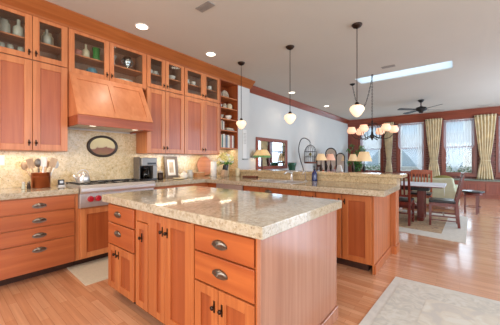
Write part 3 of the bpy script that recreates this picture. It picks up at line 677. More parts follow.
m = MB(); m.lathe([(.04, .921), (.045, .93), (.045, 1.03), (.035, 1.04)], (-3.72, 2.30, 0), 16); m.build('jar', 'bronze', t); m = MB(); m.lathe([(.04, 1.04), (.04, 1.06), (.012, 1.065), (.012, 1.08)], (-3.72, 2.30, 0), 16); m.build('lid', 'steel', t)
# leaning photo frame
t = thing('picture_frame', 'grey framed picture leaning on backsplash under the tall cabinet', 'picture frame', (-3.9, 2.63, .92))
rot = Matrix.Rotation(-.14, 3, 'Y'); pv = (-3.88, 2.63, .921)
m = MB(); y0, y1, z0, z1 = 2.50, 2.765, .921, 1.305
for a, b, c, d in ((y0, y0+.055, z0, z1), (y1-.055, y1, z0, z1), (y0+.055, y1-.055, z0, z0+.055), (y0+.055, y1-.055, z1-.055, z1)): m.box(-3.895, -3.875, a, b, c, d, rot, pv)
m.build('frame', 'frame_grey', t, bevel=.003)
m = MB(); m.box(-3.89, -3.883, y0+.05, y1-.05, z0+.05, z1-.05, rot, pv); m.build('mount', 'paper', t)
m = MB(); m.box(-3.883, -3.8805, y0+.09, y1-.09, z0+.10, z1-.10, rot, pv); m.build('print', 'art_paper', t)
# teapot, jug, cups
def handled(name, lab, cat, x, y, z, prof, mat, hx=None, hr=.03, hz=.05, spout=None, lid=None, grp=None, hdir=1):
    t = thing(name, lab, cat, (x, y, z), grp)
    m = MB(); m.lathe(prof, (x, y, z), 16); m.build('body', mat, t)
    if hx is not None: m = MB(); m.torus((x, y+hdir*hx, z+hz), hr, .006, 'YZ', 14, 6, a0=-PI/2 if hdir > 0 else PI/2, a1=PI/2 if hdir > 0 else 1.5*PI); m.build('handle', mat, t)
    if spout: m = MB(); m.tube([(x, y-hdir*spout[0], z+spout[1]), (x, y-hdir*(spout[0]+.03), z+spout[1]+.02), (x, y-hdir*(spout[0]+.05), z+spout[1]+.055)], .014, r1=.008); m.build('spout', mat, t)
    if lid: m = MB(); m.lathe([(lid, 0), (lid*.8, .012), (.008, .016), (.011, .028), (.001, .034)], (x, y, z+prof[-1][1]), 14); m.build('lid', mat, t)
    return t
handled('teapot', 'white ceramic teapot on the counter before the leaning frame', 'teapot', -3.70, 2.74, .921, [(.045, 0), (.06, .01), (.07, .05), (.055, .09), (.035, .10)], 'china', .062, .03, .05, (.058, .04), .036)
handled('creamer', 'small white pitcher right of the teapot on the counter', 'pitcher', -3.78, 2.93, .921, [(.045, 0), (.055, .01), (.05, .08), (.042, .11), (.05, .14)], 'china_grey', .045, .032, .07)
m = MB(); m.lathe([(.05, 0), (.09, .012), (.095, .02), (.085, .02), (.045, .008)], (-3.62, 2.58, .921), 20); tag(m.build('saucer', 'cream_vase'), 'cream dish lying in front of the leaning picture frame', 'dish')
t = thing('basket', 'small tan wicker basket between pitcher and round wooden plate', 'basket', (-3.78, 3.13, .92))
m = MB(); m.hexa([(-3.83, 3.06, .921), (-3.73, 3.06, .921), (-3.73, 3.22, .921), (-3.83, 3.22, .921), (-3.845, 3.045, 1.0), (-3.715, 3.045, 1.0), (-3.715, 3.235, 1.0), (-3.845, 3.235, 1.0)]); m.build('body', 'basket', t)
m = MB(); m.box(-3.85, -3.71, 3.04, 3.24, 1.0, 1.012); m.build('rim', 'spoon_wood', t, bevel=.003)
m = MB(); m.lathe([(.001, 0), (.12, .0), (.125, .004), (.17, .008), (.192, .018), (.195, .024), (.185, .026), (.16, .018), (.118, .012), (.001, .012)], (0, 0, 0), 36, 'X')
rot = Matrix.Rotation(-.13, 3, 'Y')
for v in m.bm.verts: v.co = rot @ v.co + Vector((-3.935, 3.40, 1.117))
tag(m.build('wooden_plate', 'plate_wood'), 'large round copper brown plate leaning against the backsplash', 'plate')
t = thing('paper_towel_roll', 'white paper towel roll on stand in the counter corner', 'paper towel', (-3.62, 3.36, .92))
m = MB(); m.lathe([(.075, .921), (.075, .931)], (-3.62, 3.36, 0), 20); m.tube([(-3.62, 3.36, .93), (-3.62, 3.36, 1.235)], .008); m.build('stand', 'steel', t); m = MB(); m.lathe([(.055, .932), (.055, 1.21), (.018, 1.211), (.018, 1.2)], (-3.62, 3.36, 0), 24); m.build('roll', 'paper', t)
t = thing('knife_block', 'pale knife block with black handled knives near the flowers', 'knife block', (-3.42, 3.44, .92))
rot = Matrix.Rotation(-.25, 3, 'X')
m = MB(); m.box(-3.47, -3.37, 3.40, 3.49, .935, 1.05, rot).box(-3.46, -3.38, 3.41, 3.49, .921, .96); m.build('block', 'spoon_wood', t, bevel=.004)
for i in range(6):
    x = -3.455+.035*(i % 3); y = 3.43+.035*(i//3)
    m = MB(); m.box(x-.008, x+.008, y-.011, y+.011, 1.04, 1.14+.02*(i % 2), rot, (-3.42, 3.445, .99)); m.build('knife_handle', 'black_plastic', t)
# flowers
t = thing('flower_vase', 'vase of cream and white flowers in the counter corner', 'flowers', (-3.53, 3.60, .92))
fx, fy = -3.53, 3.60
m = MB(); m.lathe([(.05, .921), (.065, .94), (.06, 1.03), (.05, 1.10), (.062, 1.13)], (fx, fy, 0), 18); m.build('vase', 'cream_vase', t)
st = MB(); fl = MB(); fw = MB(); lf = MB()
for i in range(90):
    a = R_.uniform(0, 2*PI); r = .2*math.sqrt(R_.random()); z = 1.33-.9*r*r/.1*.22+R_.uniform(-.10, .05)
    p = Vector((fx+r*math.cos(a)*.8, fy-.01+r*math.sin(a)*.65, z)); st.tube([(fx, fy, 1.1), (fx+(p.x-fx)*.4, fy+(p.y-fy)*.4, 1.19), p], .003, 5)
    (fl if i % 3 else fw).sphere(p, R_.uniform(.028, .046), 8, 5, sz=.75)
    for k in range(1): lf.leaf((p.x, p.y, p.z-.05), (R_.uniform(-1, 1), R_.uniform(-1, .6), R_.uniform(-.4, .5)), .08, .035)
st.build('stems', 'leaf', t); fl.build('cream_blooms', 'flower_cream', t); fw.build('white_blooms', 'flower_white', t); lf.build('leaves', 'leaf', t)
handled('mug', 'cream mug tucked right of the flower vase', 'mug', -3.33, 3.72, .921, [(.035, 0), (.04, .01), (.042, .16), (.036, .16)], 'cream_vase', .042, .03, .08)

# ------------------------------------------------------------------ things behind the glass doors
def pot(name, lab, cat, x, y, z, prof, mat, grp='things behind the glass doors'):
    m = MB(); m.lathe(prof, (x, y, z), 14); return tag(m.build(name, mat), lab, cat, grp)
VASE = lambda s, h: [(.4*s, 0), (s, .25*h), (.9*s, .45*h), (.35*s, .68*h), (.3*s, .9*h), (.5*s, h)]
BOT = lambda s, h: [(s, 0), (s, .55*h), (.35*s, .7*h), (.3*s, .95*h), (.38*s, h)]
BOWL = lambda s, h: [(.45*s, 0), (.5*s, .08*h), (.9*s, .6*h), (s, h), (.93*s, h), (.5*s, .2*h)]
JAR = lambda s, h: [(.8*s, 0), (s, .1*h), (s, .75*h), (.7*s, .9*h), (.7*s, h)]
GOB = lambda s, h: [(.7*s, 0), (.7*s, .03*h), (.12*s, .08*h), (.12*s, .45*h), (.9*s, .62*h), (s, .8*h), (.85*s, h)]
_, sA, zA = U['A']; _, sB, zB = U['B']; _, sC, zC = U['C']; _, sD, zD = U['D']
zA += .002; zB += .02; zC += .002; zD += .002
pot('jar', 'clear jar on the upper shelf of the leftmost glass door, left side', 'jar', -3.82, .49, sA, JAR(.05, .17), 'pale_glass')
pot('carafe', 'tall clear carafe on the upper shelf of the leftmost glass door', 'carafe', -3.78, .60, sA, BOT(.05, .20), 'pale_glass')
for i, y in enumerate((.46, .53, .62)):
    pot('goblet', ['stemmed glass at the left on the leftmost glass cabinet floor', 'stemmed glass in the middle of the leftmost glass cabinet floor', 'stemmed glass at the right on the leftmost glass cabinet floor'][i], 'glass', -3.78, y, zA, GOB(.032, .14), 'pale_glass')
pot('bottle', 'pale green bottle in the second glass door from the left', 'bottle', -3.78, .85, sA, BOT(.045, .19), 'pale_glass')
pot('jar', 'brown jar behind the pale green bottle in the second glass door', 'jar', -3.88, .88, sA, JAR(.06, .19), 'cream_vase')
pot('bowl', 'pink bowl at left on the shelf above the hood', 'bowl', -3.80, 1.17, sB, BOWL(.055, .08), 'pink_pot')
pot('vase', 'slim cream bottle vase on the shelf above the hood', 'vase', -3.78, 1.26, sB, BOT(.042, .18), 'cream_vase')
pot('vase', 'green glass vase on the shelf above the hood', 'vase', -3.78, 1.385, sB, [(.04, 0), (.045, .02), (.04, .1), (.05, .17), (.044, .17)], 'green_glass')
pot('ginger_jar', 'blue patterned pot on the cabinet floor above the hood', 'pot', -3.78, 1.33, zB, JAR(.068, .13), 'blue_pot')
pot('plate', 'pale plate standing at left in the right door above the hood', 'plate', -3.86, 1.62, sB, [(.05, 0), (.055, .01), (.03, .10), (.06, .17), (.055, .17)], 'china_grey')
t = thing('pitcher', 'silver trophy pitcher behind the right glass door above the hood', 'pitcher', (-3.78, 1.80, sB), 'things behind the glass doors')
m = MB(); m.lathe([(.035, 0), (.04, .01), (.02, .03), (.05, .08), (.06, .13), (.055, .175), (.05, .175)], (-3.78, 1.80, sB), 18); m.build('body', 'silver', t)
for s in (-1, 1): m = MB(); m.torus((-3.78, 1.80+s*.05, sB+.11), .035, .005, 'YZ', 12, 6, a0=-PI/2 if s > 0 else PI/2, a1=PI/2 if s > 0 else 1.5*PI); m.build('handle', 'silver', t)
t = thing('serving_dish', 'wide white serving dish low in the right door above the hood', 'dish', (-3.8, 1.77, zB), 'things behind the glass doors')
m = MB(); m.lathe([(.10, 0), (.12, .01), (.16, .05), (.165, .055), (.15, .05)], (-3.81, 1.77, zB), 22, sx=.8); m.build('dish', 'china', t); m = MB(); m.lathe([(.15, .05), (.12, .085), (.03, .10), (.001, .105)], (-3.81, 1.77, zB), 22, sx=.8); m.build('cover', 'china_grey', t)
def cup(lab, y, z, s=.042, h=.07, x=-3.78, mat='china'):
    return handled('teacup', lab, 'cup', x, y, z, BOWL(s, h), mat, s*.85, h*.28, h*.55, grp='white cups and bowls behind glass')
cup('left white cup on the shelf of the door right of the hood', 2.16, sC); cup('right white cup on the shelf of the door right of the hood', 2.25, sC)
pot('tumbler', 'tall pale tumbler on the shelf of the second door right of the hood', 'glass', -3.80, 2.44, sC, [(.035, 0), (.042, .17), (.038, .17)], 'pale_glass')
pot('bowl', 'white bowl on the shelf beside the tall pale tumbler', 'bowl', -3.78, 2.55, sC, BOWL(.065, .07), 'china', 'white cups and bowls behind glass')
pot('jar', 'white jar on the cabinet floor below the tall tumbler', 'jar', -3.78, 2.52, zC, JAR(.04, .10), 'china')
pot('cup', 'grey cup on the cabinet floor left of the white jar', 'cup', -3.80, 2.43, zC, BOWL(.04, .07), 'china_grey', 'white cups and bowls behind glass')
cup('left white cup on the shelf of the third door right of the hood', 2.86, sD, .05, .085); cup('right white cup on the shelf of the third door right of the hood', 3.0, sD, .05, .08)
pot('bowl', 'left stacked bowl on the floor of the third door right of the hood', 'bowl', -3.78, 2.87, zD, BOWL(.07, .06), 'china', 'white cups and bowls behind glass')
pot('bowl', 'right bowl on the floor of the third door right of the hood', 'bowl', -3.78, 3.02, zD, BOWL(.06, .055), 'china_grey', 'white cups and bowls behind glass')
cup('left white cup on the shelf of the glass door nearest the bookshelf', 3.26, sD, .05, .09); cup('right white cup on the shelf of the glass door nearest the bookshelf', 3.39, sD, .05, .085)
pot('bowl', 'white bowl at left on the floor of the glass door nearest the bookshelf', 'bowl', -3.78, 3.27, zD, BOWL(.065, .07), 'china', 'white cups and bowls behind glass')
pot('bowl', 'white bowl at right on the floor of the glass door nearest the bookshelf', 'bowl', -3.78, 3.42, zD, BOWL(.065, .07), 'china', 'white cups and bowls behind glass')
# bookshelf contents
for i, y in enumerate((3.70, 3.91)):
    m = MB(); m.lathe([(.001, 0), (.06, 0), (.095, .014), (.10, .018), (.09, .018), (.06, .007), (.001, .007)], (0, 0, 0), 24, 'X'); rt = Matrix.Rotation(-.18, 3, 'Y')
    for v in m.bm.verts: v.co = rt @ v.co + Vector((-3.86, y, SHZ[4]+.102))
    tag(m.build('decorated_plate', 'plate_pattern'), ['left patterned plate standing on the top bookshelf shelf', 'right patterned plate standing on the top bookshelf shelf'][i], 'plate', 'plates on the top bookshelf shelf')
for i, (y, z, pr, mt, lab) in enumerate(((3.66, SHZ[3], BOWL(.05, .07), 'china_grey', 'small grey bowl at left on the second bookshelf shelf'), (3.79, SHZ[3], JAR(.05, .10), 'plate_pattern', 'speckled pot in the middle of the second bookshelf shelf'), (3.94, SHZ[3], JAR(.06, .12), 'cream_vase', 'round cream pot at right on the second bookshelf shelf'),
        (3.68, SHZ[2], BOWL(.065, .08), 'plate_pattern', 'patterned bowl at left on the third bookshelf shelf'), (3.90, SHZ[2], BOWL(.075, .09), 'china', 'white bowl at right on the third bookshelf shelf'))):
    pot('bowl' if i not in (1, 2) else 'pot', lab, 'bowl' if i not in (1, 2) else 'pot', -3.76, y, z, pr, mt, 'crockery on the bookshelf')
def book(y, z, th, h, d, mt, lab, grp):
    t = thing('book', lab, 'book', (-3.80, y+th/2, z), grp); x1 = -3.70
    m = MB(); m.box(x1-d, x1, y, y+.003, z, z+h).box(x1-d, x1, y+th-.003, y+th, z, z+h).box(x1-.004, x1, y+.003, y+th-.003, z, z+h); m.build('cover', mt, t)
    m = MB(); m.box(x1-d+.006, x1-.004, y+.003, y+th-.003, z+.005, z+h-.006); m.build('pages', 'paper', t)
y = 3.585
for th, h, mt, lab in ((.035, .19, 'book_white', 'thick white book at the left of the upper book shelf'), (.03, .185, 'book_cream', 'cream book second from left on the upper book shelf'), (.028, .195, 'book_grey', 'grey book third from left on the upper book shelf'), (.03, .175, 'book_white', 'white book at the right end of the upper book shelf')):
    book(y, SHZ[1]+.001, th, h, .18, mt, lab, 'books on the upper book shelf'); y += th+.006
t0 = [('box', .085, .05)]
m = MB(); m.box(-3.88, -3.69, 3.80, 4.02, SHZ[1]+.001, SHZ[1]+.03); tag(m.build('book', 'book_grey', bevel=.002), 'flat grey book lying on the upper book shelf', 'book', 'books on the upper book shelf')
m = MB(); m.box(-3.88, -3.70, 3.82, 4.0, SHZ[1]+.032, SHZ[1]+.058); tag(m.build('book', 'book_cream', bevel=.002), 'cream book lying on top of the flat grey book', 'book', 'books on the upper book shelf')
y = 3.59
cols = ['white', 'cream', 'book_teal', 'white', 'grey', 'blue', 'white', 'cream', 'red', 'white', 'brown']
for i, (cn, th, h) in enumerate(zip(['book_white', 'book_cream', 'book_teal', 'book_white', 'book_grey', 'book_blue', 'book_white', 'book_cream', 'book_red', 'book_white', 'book_brown'], [.038, .03, .03, .045, .036, .04, .045, .03, .04, .05, .035], [.27, .26, .25, .275, .26, .25, .265, .25, .27, .26, .25])):
    nm = ['tall white book at the far left', 'cream book second from left', 'teal book third from left', 'tall white book between teal and grey ones', 'grey book left of the blue one', 'blue book in the middle', 'white book right of the blue one', 'cream book left of the red one', 'red book', 'white book right of the red one', 'brown book at the far right'][i]
    book(y, SHZ[0]+.001, th, h, .2, cn, nm+' on the lowest bookshelf shelf', 'books on the lowest bookshelf shelf'); y += th+.003
# intercom on the pilaster
t = thing('wall_intercom', 'white intercom panel on the pilaster right of the bookshelf', 'intercom', (-3.65, 4.28, 1.26))
m = MB(); m.box(-3.649, -3.635, 4.23, 4.36, 1.27, 1.9); m.build('plate', 'white', t, bevel=.004)
m = MB()
for i in range(8): m.box(-3.635, -3.633, 4.25, 4.34, 1.6+.03*i, 1.612+.03*i)
m.build('speaker_grille', 'china_grey', t); m = MB(); m.box(-3.649, -3.60, 4.22, 4.37, 1.25, 1.268); m.build('tray', 'book_grey', t)

# ------------------------------------------------------------------ rugs
def rug(name, lab, cn, bw, fm, bm_, em, group=None):
    t = thing(name, lab, 'rug', (sum(p[0] for p in cn)/4, sum(p[1] for p in cn)/4, 0), group)
    ce = Vector((t.location.x, t.location.y))
    def inset(w): 
        out = []
        for i in range(4):
            p = Vector(cn[i]); a = (Vector(cn[(i+1) % 4])-p).normalized(); b = (Vector(cn[i-1])-p).normalized(); out.append(p+a*w+b*w)
        return out
    for nm, w, z, mt in (('edge', 0, .008, em), ('border', bw*.22, .0105, bm_), ('field', bw, .0125, fm)):
        q = inset(w); m = MB(); A = m.ring([(p.x, p.y, .0005) for p in q]); B = m.ring([(p.x, p.y, z) for p in q]); m.skin([A, B], smooth=False); m.build(nm, mt, t)
rug('area_rug', 'pale grey patterned rug on the floor at the lower right', [(-.685, .3), (1.6, .3), (1.6, 3.16), (-.525, 3.09)], .32, 'rug_field', 'rug_border', 'rug_edge')
rug('dining_rug', 'tan bordered rug underneath the dining table', [(-2.35, 5.33), (.07, 4.98), (.14, 7.3), (-2.3, 7.5)], .32, 'dining_field', 'dining_border', 'dining_border')
rug('kitchen_mat', 'plain cream mat on the floor in front of the range', [(-3.49, .97), (-2.86, .95), (-2.82, 2.0), (-3.49, 2.0)], .06, 'mat_cloth', 'mat_cloth', 'mat_cloth')

# ------------------------------------------------------------------ ceiling fixtures
DL = [(-3.21, 1.72, 'recessed ceiling light nearest the range hood'), (-3.17, 2.88, 'recessed ceiling light above the open bookshelf corner'), (-3.36, 5.84, 'recessed ceiling light over the living room mirror'), (-3.33, 8.0, 'small recessed ceiling light farthest along the white wall')]
DL += [(-2.35, .15, 'added unseen ceiling light brightening the aisle left of the island'), (-.8, -.1, 'added unseen ceiling light brightening the near side of the island')]  # two out-of-view lights added to brighten the floor
proto = None
for i, (x, y, lab) in enumerate(DL):
    if proto is None:
        t = thing('downlight', lab, 'ceiling light', (x, y, CZ), 'recessed ceiling lights'); proto = t
        m = MB(); m.lathe([(.085, -.006), (.09, -.001), (.075, -.001), (.07, -.006)], (x, y, CZ), 24); m.build('trim_ring', 'white', t)
        m = MB(); m.lathe([(.07, -.008), (.06, -.010)], (x, y, CZ), 24); m.build('lens', 'lamp_disc', t)
    else: dup(proto, (x, y, CZ), 0, lab)
    spot('downlight_beam', (x, y, CZ-.03), (16, 16, 12, 12, 75, 45)[i], (1, .84, .66))
pp = None
for i, (x, y, lab) in enumerate(((-1.024, 3.44, 'nearest pendant lamp, over the open end of the peninsula'), (-2.02, 3.46, 'middle pendant lamp over the peninsula sink'), (-3.03, 3.48, 'pendant lamp hanging beside the open bookshelf'))):
    if pp is None:
        t = thing('pendant_lamp', lab, 'pendant lamp', (x, y, CZ), 'three acorn pendant lamps'); pp = t
        m = MB(); m.lathe([(.065, -.001), (.065, -.01), (.045, -.035), (.012, -.05), (.006, -.055)], (x, y, CZ), 20); m.build('canopy', 'bronze', t)
        m = MB(); m.tube([(x, y, CZ-.05), (x, y, 1.96)], .005); m.build('rod', 'bronze', t)
        m = MB(); m.lathe([(.008, 1.985), (.02, 1.98), (.028, 1.955), (.03, 1.942)], (x, y, 0), 16); m.build('fitter', 'bronze', t)
        m = MB(); m.lathe([(.03, 1.945), (.055, 1.942), (.08, 1.925), (.09, 1.90), (.088, 1.88), (.074, 1.855), (.05, 1.82), (.025, 1.798), (.001, 1.79)], (x, y, 0), 24); m.build('glass_shade', 'pendant_glass', t)
    else: dup(pp, (x, y, CZ), 0, lab)
def vent(x0, x1, y0, y1, lab, mat, rz=0):
    t = thing('ceiling_vent', lab, 'vent', ((x0+x1)/2, (y0+y1)/2, CZ), 'ceiling vents')
    m = MB(); f = .02
    m.box(x0, x1, y0, y0+f, CZ-.008, CZ-.001).box(x0, x1, y1-f, y1, CZ-.008, CZ-.001).box(x0, x0+f, y0+f, y1-f, CZ-.008, CZ-.001).box(x1-f, x1, y0+f, y1-f, CZ-.008, CZ-.001); m.build('frame', mat, t)
    m = MB(); m.box(x0+f, x1-f, y0+f, y1-f, CZ-.003, CZ-.001); m.build('backing', 'iron_black' if mat == 'book_grey' else 'book_grey', t)
    m = MB(); n = 6
    for i in range(n): yy = y0+f+(y1-y0-2*f)*(i+.5)/n; m.box(x0+f, x1-f, yy-.004, yy+.004, CZ-.007, CZ-.003)
    m.build('louvers', mat, t)
vent(-2.35, -2.13, 1.90, 2.0, 'brown ceiling vent near the top edge above the kitchen', 'book_grey')
vent(-1.14, -.92, 5.30, 5.40, 'pale ceiling vent just before the skylight', 'book_grey')
vent(.46, .74, 10.95, 11.08, 'pale ceiling vent near the right curtains', 'china_grey')
# chandelier
cx, cy = -1.385, 5.655
t = thing('chandelier', 'dark iron chandelier with six frosted tulip shades on a swagged chain', 'chandelier', (cx, cy, CZ))
def link_chain(mb, pts, step=.035, r=.011):
    pts = [Vector(p) for p in pts]; acc = 0; k = 0
    for a, b in zip(pts, pts[1:]):
        L = (b-a).length; n = max(1, round(L/step))
        for i in range(n):
            p = a.lerp(b, (i+.5)/n); d = (b-a).normalized(); s = d.cross(Vector((1, .3, .2))).normalized(); u = s if k % 2 else d.cross(s); k += 1
            ring = [p+d*math.cos(2*PI*j/8)*step*.62+u*math.sin(2*PI*j/8)*r for j in range(9)]; mb.tube(ring, .0038, 5)
m = MB(); link_chain(m, [(cx, cy, CZ-.02), (cx, cy, 2.05)]); m.build('chain', 'iron', t)
hk = Vector((-1.904, 6.064, CZ)); m = MB(); q = []
for i in range(13):
    s = i/12; p = Vector((cx, cy, CZ-.03)).lerp(hk, s); p.z = CZ-.04-.72*(1-(2*abs(s-.36) if s < .36 else 2*(s-.36)*.36/.64)**2/.5184)*.62 if False else CZ-.04-1.25*s*(1-s)*1.9; q.append(p)
link_chain(m, q, .045); m.build('swag_chain', 'iron', t)
m = MB(); m.lathe([(.06, -.001), (.06, -.01), (.035, -.03), (.008, -.045)], hk, 18); m.build('canopy', 'iron_black', t)
m = MB(); m.torus((cx, cy, CZ-.02), .018, .004, 'XZ', 12, 6); m.lathe([(.02, 0), (.015, -.008)], (cx, cy, CZ-.001), 10); m.build('hook', 'iron', t)
m = MB(); m.lathe([(.006, 2.16), (.018, 2.14), (.012, 2.08), (.02, 2.0), (.012, 1.95), (.03, 1.86), (.045, 1.83), (.03, 1.80), (.014, 1.78), (.018, 1.765), (.001, 1.75)], (cx, cy, -.11), 14); m.build('column', 'iron', t)
yaw = math.radians(39.1); Rv = Vector((math.cos(yaw), math.sin(yaw), 0)); Fv = Vector((-math.sin(yaw), math.cos(yaw), 0))
for k in range(6):
    ph = math.radians(-48+60*k); d = Rv*math.sin(ph)-Fv*math.cos(ph); P = lambda r, z: (cx+d.x*r, cy+d.y*r, z-.11)
    m = MB(); m.tube([P(.02, 1.86), P(.12, 1.80), P(.22, 1.775), P(.32, 1.80), P(.385, 1.865), P(.39, 1.90)], .007); m.tube([P(.015, 2.08), P(.08, 2.10), P(.16, 2.02), P(.2, 1.90), P(.22, 1.785)], .005); a = m.build('arm', 'iron', t)
    m = MB(); m.lathe([(.01, 1.89), (.03, 1.90), (.026, 1.915)], P(.39, 0), 12); m.build('socket_cup', 'iron', a)
    m = MB(); m.lathe([(.026, 1.893), (.058, 1.90), (.082, 1.925), (.09, 1.955), (.084, 1.985), (.066, 2.008), (.06, 2.015), (.068, 2.03), (.062, 2.03), (.05, 2.0), (.02, 1.91)], P(.39, 0), 18, wob=lambda an, h: .05*math.cos(6*an)*max(0, (h-1.95)*16)); m.build('tulip_shade', 'tulip_glass', a)
# ceiling fan
fx, fy = -.87, 8.93
t = thing('ceiling_fan', 'black ceiling fan with wooden blades before the far windows', 'ceiling fan', (fx, fy, CZ))
m = MB(); m.lathe([(.08, -.001), (.08, -.02), (.05, -.06), (.018, -.075)], (fx, fy, CZ), 18); m.build('canopy', 'iron_black', t)
m = MB(); m.tube([(fx, fy, CZ-.07), (fx, fy, CZ-.2)], .014); m.build('downrod', 'iron_black', t)
m = MB(); m.lathe([(.02, -.18), (.06, -.2), (.13, -.22), (.14, -.27), (.13, -.31), (.06, -.34), (.05, -.375), (.001, -.38)], (fx, fy, CZ), 22); m.build('motor', 'iron_black', t)
for k in range(4):
    an = yaw+.10+PI/2*k; rot = Matrix.Rotation(an, 3, 'Z'); m = MB()
    m.box(.10, .24, -.018, .018, -.292, -.284); m.prism([(.2, -.05), (.66, -.07), (.70, -.05), (.70, .05), (.66, .07), (.2, .05)], 'Z', -.283, -.275)
    tl = Matrix.Rotation(.20, 3, 'X')
    for v in m.bm.verts: p = v.co-Vector((0, 0, -.283)); p = tl @ p; v.co = rot @ (p+Vector((0, 0, -.283))) + Vector((fx, fy, CZ))
    m.build('blade', 'iron_black', t)

# ------------------------------------------------------------------ window bench and curtains
t = thing('window_bench', 'long panelled wooden bench cabinet with stone top under the far windows', 'window bench', (-.2, 11.42, 0))
m = MB(); m.box(XV+.02, XR-.02, 11.22, YW-.002, .0, .55); m.build('body', 'mahogany_long', t)
m = MB(); m.box(XV+.02, XR-.02, 11.17, YW-.002, .552, .59); m.build('stone_top', 'stone_sill', t, bevel=.006)
FB = Face('Y', 11.22)
for i in range(8): door(FB, XV+.1+.88*i, XV+.1+.88*i+.82, .08, .53, t, 'mahogany_long', 'mahogany', st=.07, d0=.001)
CUR = [(-2.20, .36, 'gold tied curtain between the first and second far windows'), (-.735, .50, 'gold tied curtain between the second and third far windows'), (.655, .54, 'wide gold tied curtain at the right, beside the last window')]
def curtain(xc, wd, lab):
    t = thing('curtain', lab, 'curtain', (xc, 11.5, .6), 'gold curtains on the far wall')
    nz, nx = 26, 40; m = MB(); rows = []; zt, zb, zt0 = 2.74, .60, 1.22
    for i in range(nz+1):
        z = zt+(zb-zt)*i/nz
        if z > zt0: s = (z-zt0)/(zt-zt0); wf = .40+.60*(s**.75)
        else: s = (zt0-z)/(zt0-zb); wf = .40+.38*(s**.7)
        row = []
        for k in range(nx+1):
            u = k/nx-.5; amp = .05*(.5+.5*min(1, wf)); row.append(Vector((xc+u*wd*wf, 11.50+amp*math.sin(u*2*PI*6+.9*math.sin(z*2.2))-.03*math.cos(u*PI), z)))
        rows.append(m.ring(row))
    m.skin(rows, False, False, closed=False); m.build('drape', 'curtain_gold', t, solid=.006)
    m = MB(); m.torus((xc, 11.49, zt0), .1, .014, 'XY', 20, 6, su=wd*.40*.58/.1, sv=.075/.1); m.build('tieback', 'curtain_gold', t)
    m = MB(); m.tube([(xc-wd*.55, 11.52, 2.70), (xc+wd*.55, 11.52, 2.70)], .012)
    for s in (-1, 1): m.sphere((xc+s*wd*.56, 11.52, 2.70), .02, 10, 6); m.tube([(xc+s*wd*.4, 11.52, 2.70), (xc+s*wd*.4, 11.64, 2.70)], .007)
    m.build('rod', 'iron', t)
for a in CUR: curtain(*a)
def sheer(a, b, mode, lab):
    t = thing('sheer_curtain', lab, 'curtain', ((a+b)/2, 11.6, .8), 'white sheers on the far windows')
    x0, x1 = a+.03, b-.03; nz, nx = 34, 44; m = MB(); rows = []; zt, zb = 2.65, .84
    for i in range(nz+1):
        z = zt+(zb-zt)*i/nz; s = max(0, (1.72-z)/(1.72-zb)); e = s**.8
        L, Rr = x0, x1; w_ = x1-x0
        if mode == 'r': L = x0+w_*.86*e
        elif mode == 'l': Rr = x1-w_*.86*e
        else: L = x0+w_*.30*e; Rr = x1-w_*.55*e
        if mode == 'c' and z < 1.1: L = x0+w_*.30*e
        rows.append(m.ring([Vector((L+(Rr-L)*k/nx, 11.59+.012*math.sin(k/nx*2*PI*11+z)+.01*e, z)) for k in range(nx+1)]))
    m.skin(rows, False, False, closed=False); m.build('veil', 'sheer', t)
    m = MB(); m.tube([(x0, 11.60, 2.655), (x1, 11.60, 2.655)], .007); m.build('rod', 'white', t)
for (a, b), md, lab in zip(WX, 'lrcl', ('white sheer swept to the left on the first far window, behind the chandelier', 'white sheer swept to the right on the second far window', 'white sheer drawn to a point on the third far window', 'white sheer on the far window cut by the right edge')): sheer(a, b, md, lab)

# ------------------------------------------------------------------ dining set
RZ = .0095   # rug surface (border)
t = thing('dining_table', 'dark dining table with trestle legs under a white cloth', 'table', (-1.0, 6.5, .0135))
m = MB(); m.box(-1.75, -.25, 6.08, 6.92, .70, .735); m.build('tabletop', 'chair_wood', t, bevel=.004)
m = MB(); m.box(-1.55, -.48, 6.18, 6.82, .62, .70); m.build('apron', 'iron_black', t)
for x in (-1.5, -.62):
    m = MB(); m.box(x-.06, x+.06, 6.28, 6.36, .0135, .62).box(x-.06, x+.06, 6.64, 6.72, .0135, .62); m.box(x-.05, x+.05, 6.2, 6.8, .0135, .08); m.build('leg', 'chair_wood', t, bevel=.004)
m = MB(); m.box(-1.44, -.68, 6.46, 6.54, .2, .27); m.build('stretcher', 'chair_wood', t)
m = MB(); m.box(-1.78, -.225, 6.05, 6.95, .7365, .742)
for (a, b, p, q) in ((-1.78, -.225, 6.045, 6.05), (-1.78, -.225, 6.95, 6.955)): m.box(a, b, p, q, .722, .742)
m.box(-.225, -.22, 6.045, 6.955, .715, .742); m.prism([(6.045, .70), (6.16, .70), (6.07, .56)], 'X', -.2245, -.2205)
tag(m.build('tablecloth', 'cloth_white'), 'white cloth spread over the dark dining table', 'tablecloth')
